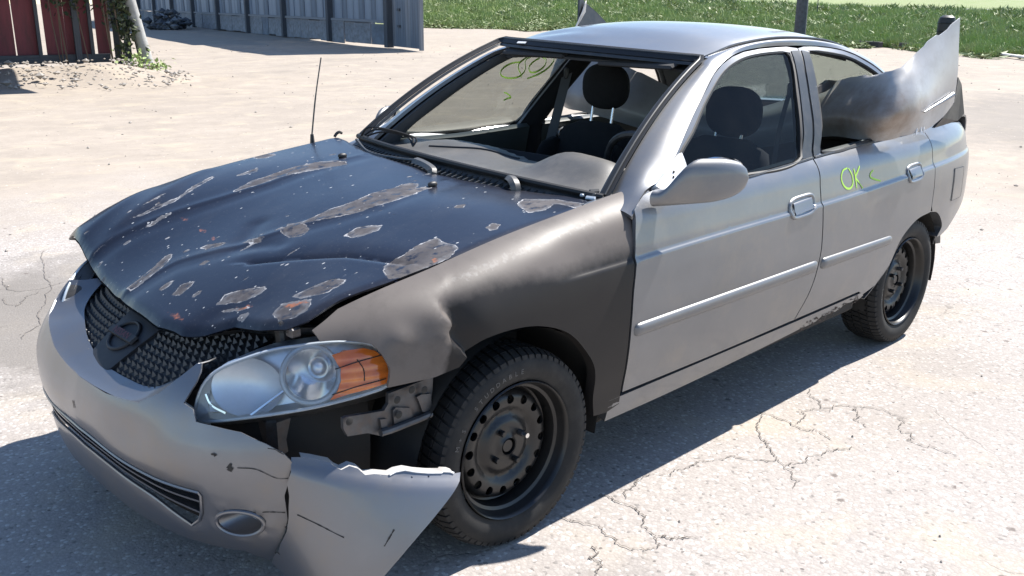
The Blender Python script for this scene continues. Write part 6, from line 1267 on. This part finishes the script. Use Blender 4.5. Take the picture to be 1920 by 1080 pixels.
# inner door trims and glass
for fl in (True, False):
    sg = -1 if fl else 1
    for nm, x0, x1 in (('front_door', -.64, -1.57), ('rear_door', -1.66, -2.62)):
        def P(x, z, o): return np.array([x, sg*(float(f_side(x, z)[1])-o), z])
        V = []; xs = np.linspace(x0, x1, 16)
        zs = ((.0, .965, .028), (.0, .968, .05), (.0, .955, .085), (0, .90, .105), (0, .80, .11), (0, .78, .085), (0, .55, .085), (0, .36, .07))
        for x in xs:
            for _, z, o in zs: V.append(P(x, z+(beltz(x)-.962 if z > .85 else 0), o))
        o = raw('door_trim', V, gridf(16, 8), M['doorcard'], doors[nm, fl], True, 50)
        mb = MB(); mb.tube(crs([P(x0-.30, .80, .115), P(x0-.33, .80, .15), P(x0-.52, .81, .15), P(x0-.55, .81, .115)], 14), .014, 8)
        mb.build('armrest_pull', M['black'], doors[nm, fl])
        c = P(x0-.16, .905, .112); mb = MB(); mb.box(c, (.10, .014, .055), None, .012); mb.build('inner_handle', M['black'], doors[nm, fl]); mb = MB(); A = [c+np.array([.05*math.cos(t), -sg*.008, .028*math.sin(t)]) for t in np.linspace(0, 2*np.pi, 25)]; mb.tube(A, .005, 6, False); mb.build('handle_surround', M['chrome2'], doors[nm, fl])
    g_, _ = panel('window_glass', WIN_F, lambda x, z: f_side(x, z)-np.array([0, .012, 0]), M['glass'] if fl else M['glassd'], doors['front_door', fl], step=.06, thick=0, flip=fl)
# yellow-green marker scrawl on the far front window (seen from inside)
def strokes(name, polys, F, w, m, parent, n=26, up_=None):
    mb = MB()
    for k, p in enumerate(polys):
        q = crs(p, n); A = np.array([F(a, b) for a, b in q]); A[:, 1] += up_*.0015; wd__ = w*(.55+.45*np.abs(np.sin(np.linspace(.4, 2.9, n)*(1+k*.3))))
        mb.ribbon(A, np.tile([0, up_, .25*up_], (n, 1)), wd__)
    return mb.build(name, m, parent, False)
RW = [[(-1.432,-0.64,1.296),(-1.398,-0.64,1.268),(-1.405,-0.64,1.246),(-1.433,-0.64,1.22),(-1.455,-0.64,1.198)], [(-1.407,-0.66,1.274),(-1.345,-0.66,1.269),(-1.302,-0.66,1.247),(-1.302,-0.66,1.223),(-1.342,-0.66,1.204),(-1.408,-0.66,1.199),(-1.443,-0.66,1.209),(-1.457,-0.66,1.236),(-1.431,-0.66,1.28),(-1.47,-0.66,1.298),(-1.534,-0.66,1.292),(-1.556,-0.66,1.281)],
      [(-1.521,-0.64,1.288),(-1.486,-0.64,1.27),(-1.475,-0.64,1.246),(-1.497,-0.64,1.223),(-1.533,-0.64,1.221),(-1.569,-0.64,1.237),(-1.579,-0.64,1.261),(-1.557,-0.64,1.289),(-1.514,-0.64,1.298)], [(-1.619,-0.64,1.287),(-1.627,-0.64,1.267),(-1.609,-0.64,1.238),(-1.566,-0.64,1.212),(-1.494,-0.64,1.191)], [(-1.375,-0.69,1.132),(-1.403,-0.69,1.123),(-1.435,-0.69,1.104),(-1.414,-0.69,1.1),(-1.393,-0.69,1.092)], [(-1.442,-0.65,1.295),(-1.477,-0.65,1.301),(-1.531,-0.65,1.295)]]
for gs in ((0, 1, 5), (2,), (3,), (4,)): strokes('marker_stroke', [[(p[0], p[2]) for p in RW[i]] for i in gs], lambda x, z: np.array([x, -(float(f_side(x, z)[1])-.012), z]), .009, M['marker'], doors['front_door', True], up_=1)
# 'OK <' chalked on the rear door
OK_ = [[(-1.8262,0.9131),(-1.7881,0.907),(-1.7701,0.8843),(-1.7777,0.8565),(-1.8041,0.8367),(-1.8395,0.8344),(-1.8618,0.8526),(-1.8591,0.8823),(-1.8347,0.9122)], [(-1.8772,0.9055),(-1.8854,0.8751),(-1.8881,0.8262)], [(-1.9298,0.9102),(-1.9111,0.8933),(-1.8892,0.8704),(-1.911,0.8467),(-1.9383,0.82)], [(-2.0469,0.8803),(-2.021,0.8702),(-2.0132,0.8582),(-2.053,0.8427),(-2.1047,0.8301)]]
for gs in ((0,), (1, 2), (3,)): strokes('marker_letter', [OK_[i] for i in gs], lambda x, z: f_side(x, z), .0085, M['marker'], doors['rear_door', False], up_=1)
# --- side mirrors
def mirror(fl):
    sg = -1 if fl else 1; n, k = 26, 22; V = []
    for i in range(n):
        f_ = i/(n-1); y = .815+.172*f_; cx = -.592-.19*f_-.05*f_*f_; zb = .932+.016*f_; zt = .984+.096*sstep(.08, .50, f_)-.004*f_; cz = (zb+zt)/2+.004*max(0, f_-.6)
        e = (1-max(0, (f_-.55)/.45)**2.8)**.5 if f_ < 1 else 0; g_ = .80+.20*sstep(0, .38, f_); hz = (zt-zb)/2*max(e, .05)+.001; hx = .060*max(e, .06)*(.55+.45*sstep(0, .4, f_))
        for a in np.linspace(0, 2*np.pi, k, endpoint=False):
            ca_, sa = math.cos(a), math.sin(a); q = .85 if ca_ > 0 else .45
            V.append((cx+hx*np.sign(ca_)*abs(ca_)**(2/2.3)*(1 if ca_ > 0 else .62), sg*y, cz+hz*np.sign(sa)*abs(sa)**(2/2.4)))
    F = [(i*k+j, i*k+(j+1) % k, (i+1)*k+(j+1) % k, (i+1)*k+j) for i in range(n-1) for j in range(k)]+[tuple(range(k))[::-1], tuple(range((n-1)*k, n*k))]
    F = [f[::-1] for f in F] if not fl else F
    if fl: V = [(v[0]-.13-.0*v[1], v[1]+.03, v[2]+.01) for v in V]
    o = raw('side_mirror', V, F, M['silver'], car, True, 60)
    V, F = [], []; mb = MB()
    for t in np.linspace(0, 2*np.pi, 28, endpoint=False): mb.V.append((-.785-(.13 if fl else 0)-.045*math.cos(t), sg*(.915+.055*np.sign(math.cos(t))*abs(math.cos(t))**.7), 1.028+.048*np.sign(math.sin(t))*abs(math.sin(t))**.7))
    mb.F.append(tuple(range(28))); mb.M.append(0); mb.build('mirror_glass', M['chrome'], o, False)
    tri = [(-.635, .985), (-.66, .968), (-.80, .968), (-.815, .985), (-.818, 1.03), (-.812, 1.068)]
    panel('mirror_mount', tri, lambda x, z: f_side(x, z)+np.array([0, .012, 0]), M['mirrorw'], o, step=.03, thick=.03, flip=fl)
    for x, z in ((-.742, 1.015), (-.735, 1.0)):
        mb = MB(); mb.lathe([(0, .002), (.004, .002), (.005, 0)], 8); b_ = mb.build('mount_hole', M['dark'], o); p = f_side(x, z); b_.location = (x, sg*(p[1]+.013), z)
mirror(False); mirror(True)
# ---------------------------------------------------------------- rear bumper cover stuffed through the rear door windows
bc = empty('torn_bumper_cover', (-2.3, 0, .95), 'torn silver bumper cover shoved through the open rear door windows', 'bumper cover')
def L_(P): return [tuple(np.array(p)-np.array((-2.3, 0, .95))) for p in P]
T_ = [(-2.649,0.86,1.479),(-2.533,0.845,1.427),(-2.405,0.83,1.378),(-2.304,0.81,1.325),(-2.23,0.785,1.281),(-2.274,0.69,1.261),(-2.36,0.46,1.205)]
M1 = [(-2.651,0.87,1.369),(-2.51,0.865,1.317),(-2.358,0.86,1.266),(-2.23,0.85,1.235),(-2.164,0.82,1.208),(-2.189,0.74,1.186),(-2.265,0.5,1.133)]
M2 = [(-2.655,0.88,1.255),(-2.506,0.88,1.187),(-2.328,0.885,1.144),(-2.189,0.875,1.113),(-2.101,0.845,1.095),(-2.1,0.76,1.083),(-2.205,0.52,1.054)]
B_ = [(-2.661,0.88,1.122),(-2.558,0.88,1.066),(-2.45,0.87,1.025),(-2.253,0.86,1.009),(-2.173,0.8,0.987),(-2.134,0.72,0.987),(-2.28,0.48,0.963)]
def whole(P, c):   # carry the section across the cabin and out of the far window, mirrored
    P = [np.array(p) for p in P]; R_ = [p*np.array([1, -1, 1])+np.array([.10+.42*(1-i/6), 0, .075*(1-i/6)]) for i, p in enumerate(P[:-1])][::-1]; return P+[np.array(c)]+R_
TT_ = whole(T_, (-2.26, 0, 1.05)); MM1 = whole(M1, (-2.19, 0, 1.0)); MM2 = whole(M2, (-2.17, 0, .93)); BB_ = whole(B_, (-2.22, 0, .86))
SKIN = bpy.data.materials.new('x'); bpy.data.materials.remove(SKIN)
sk = loft('bumper_skin', [L_(TT_), L_(MM1), L_(MM2), L_(BB_)], M['cover'], bc, 110, 26, .006, (-.6, 0, 0))
n_ = len(sk.data.vertices); co = np.zeros(n_*3); sk.data.vertices.foreach_get('co', co); co = co.reshape(110, 26, 3)
fa, fb = [np.array(q)-np.array((-2.3, 0, .95)) for q in [(-2.198,0.8,1.259),(-2.237,0.86,1.01)]]
for (a_, b_, amp, wd) in ((fa, fb, .020, .012), (fa+np.array([-.06, .02, .02]), fb+np.array([-.02, 0, .09]), -.008, .03), (fa+np.array([.05, -.05, -.03]), fb+np.array([.06, -.04, .03]), .010, .02), (fb+np.array([.12, 0, .05]), fb+np.array([-.12, 0, .08]), .006, .02)):
    v_ = b_-a_; tt_ = np.clip(((co-a_)@v_)/(v_@v_), 0, 1); d_ = np.linalg.norm(co-a_-tt_[..., None]*v_, axis=-1); co[..., 1] -= amp*np.exp(-(d_/wd)**2)*(co[..., 1] > 0)
co[:, -1, 2] += RNG_.normal(0, .004, 110)*0; co[:, 0, 2] += np.repeat(RNG_.normal(0, .006, 28), 4)[:110]*(np.abs(co[:, 0, 1]) > .5); sk.data.vertices.foreach_set('co', co.reshape(-1)); sk.data.update(); sc_ = np.linalg.norm((co-(fb+np.array([.06, 0, .075])))/np.array([.20, .5, .13]), axis=-1); at_ = sk.data.attributes.new('lit_and_soil', 'FLOAT', 'POINT'); at_.data.foreach_set('value', (.95*np.exp(-sc_**2)).reshape(-1).astype(np.float32))
# raised rib near the lower edge, white scuffs and dirt on the skin
A = crs(L_([(-2.61,0.89,1.161),(-2.509,0.89,1.139),(-2.412,0.891,1.121),(-2.333,0.888,1.103)]), 16); mb = MB(); mb.tube(A, np.linspace(.011, .003, 16), 8); mb.build('skin_rib', M['silver2'], bc)
mb = MB()
for k in range(26):
    px_, py_ = random.gauss(0, .055), random.gauss(0, .05); c = np.array((-2.235+px_, 0, 1.055+py_-.3*px_)); u_ = (c[0]+2.5)/.45; yy = .895; mb.add([np.array((c[0], yy-.012, c[2]))-np.array((-2.3, 0, .95))+np.array(q) for q in ((0, 0, 0), (.012+random.random()*.01, 0, .004), (.008, 0, .012+random.random()*.01), (-.004, 0, .008))], [(0, 1, 2, 3)])
# black inner valance below / behind the wing
V0 = [(-2.774,0.84,1.224),(-2.876,0.82,1.187),(-2.959,0.82,1.046),(-2.893,0.82,1.018),(-2.607,0.83,1.008),(-2.636,0.85,1.053),(-2.741,0.85,1.11)]; P_ = [np.array(p)-np.array((-2.3, 0, .95)) for p in V0]; n_ = len(P_)
raw('inner_valance', P_+[p-np.array([0, .012, 0]) for p in P_], [tuple(range(n_)), tuple(range(2*n_-1, n_-1, -1))]+[(i, (i+1) % n_, n_+(i+1) % n_, n_+i) for i in range(n_)], M['black'], bc, False)
V0 = [(-1.925,0.6,1.204),(-2.175,0.52,1.222),(-2.355,0.47,1.208),(-2.273,0.49,1.183),(-2.162,0.52,1.173),(-1.93,0.6,1.178)]; P_ = [np.array(p)-np.array((-2.3, 0, .95)) for p in V0]; n_ = len(P_)
raw('mounting_tab', P_+[p-np.array([0, .012, 0]) for p in P_], [tuple(range(n_)), tuple(range(2*n_-1, n_-1, -1))]+[(i, (i+1) % n_, n_+(i+1) % n_, n_+i) for i in range(n_)], M['black'], bc, False)
V0 = [(-2.093,-0.87,1.573),(-2.136,-0.87,1.541),(-2.216,-0.86,1.493),(-2.29,-0.85,1.438),(-2.281,-0.84,1.389),(-2.059,-0.84,1.392)]; P_ = [np.array(p)-np.array((-2.3, 0, .95)) for p in V0]; n_ = len(P_)
raw('inner_valance', P_+[p-np.array([0, .012, 0]) for p in P_], [tuple(range(n_)), tuple(range(2*n_-1, n_-1, -1))]+[(i, (i+1) % n_, n_+(i+1) % n_, n_+i) for i in range(n_)], M['trim'], bc, False)
for q in [(-2.322,0.87,1.035),(-2.364,0.87,1.036),(-2.391,0.87,1.036)]:
    mb = MB(); mb.tube([np.array(q)-np.array((-2.3, 0, .95)), np.array(q)-np.array((-2.3, 0, .95))+np.array([random.uniform(-.01, .01), .004, -.028])], .0035, 5); mb.build('snapped_clip', M['white'], bc)
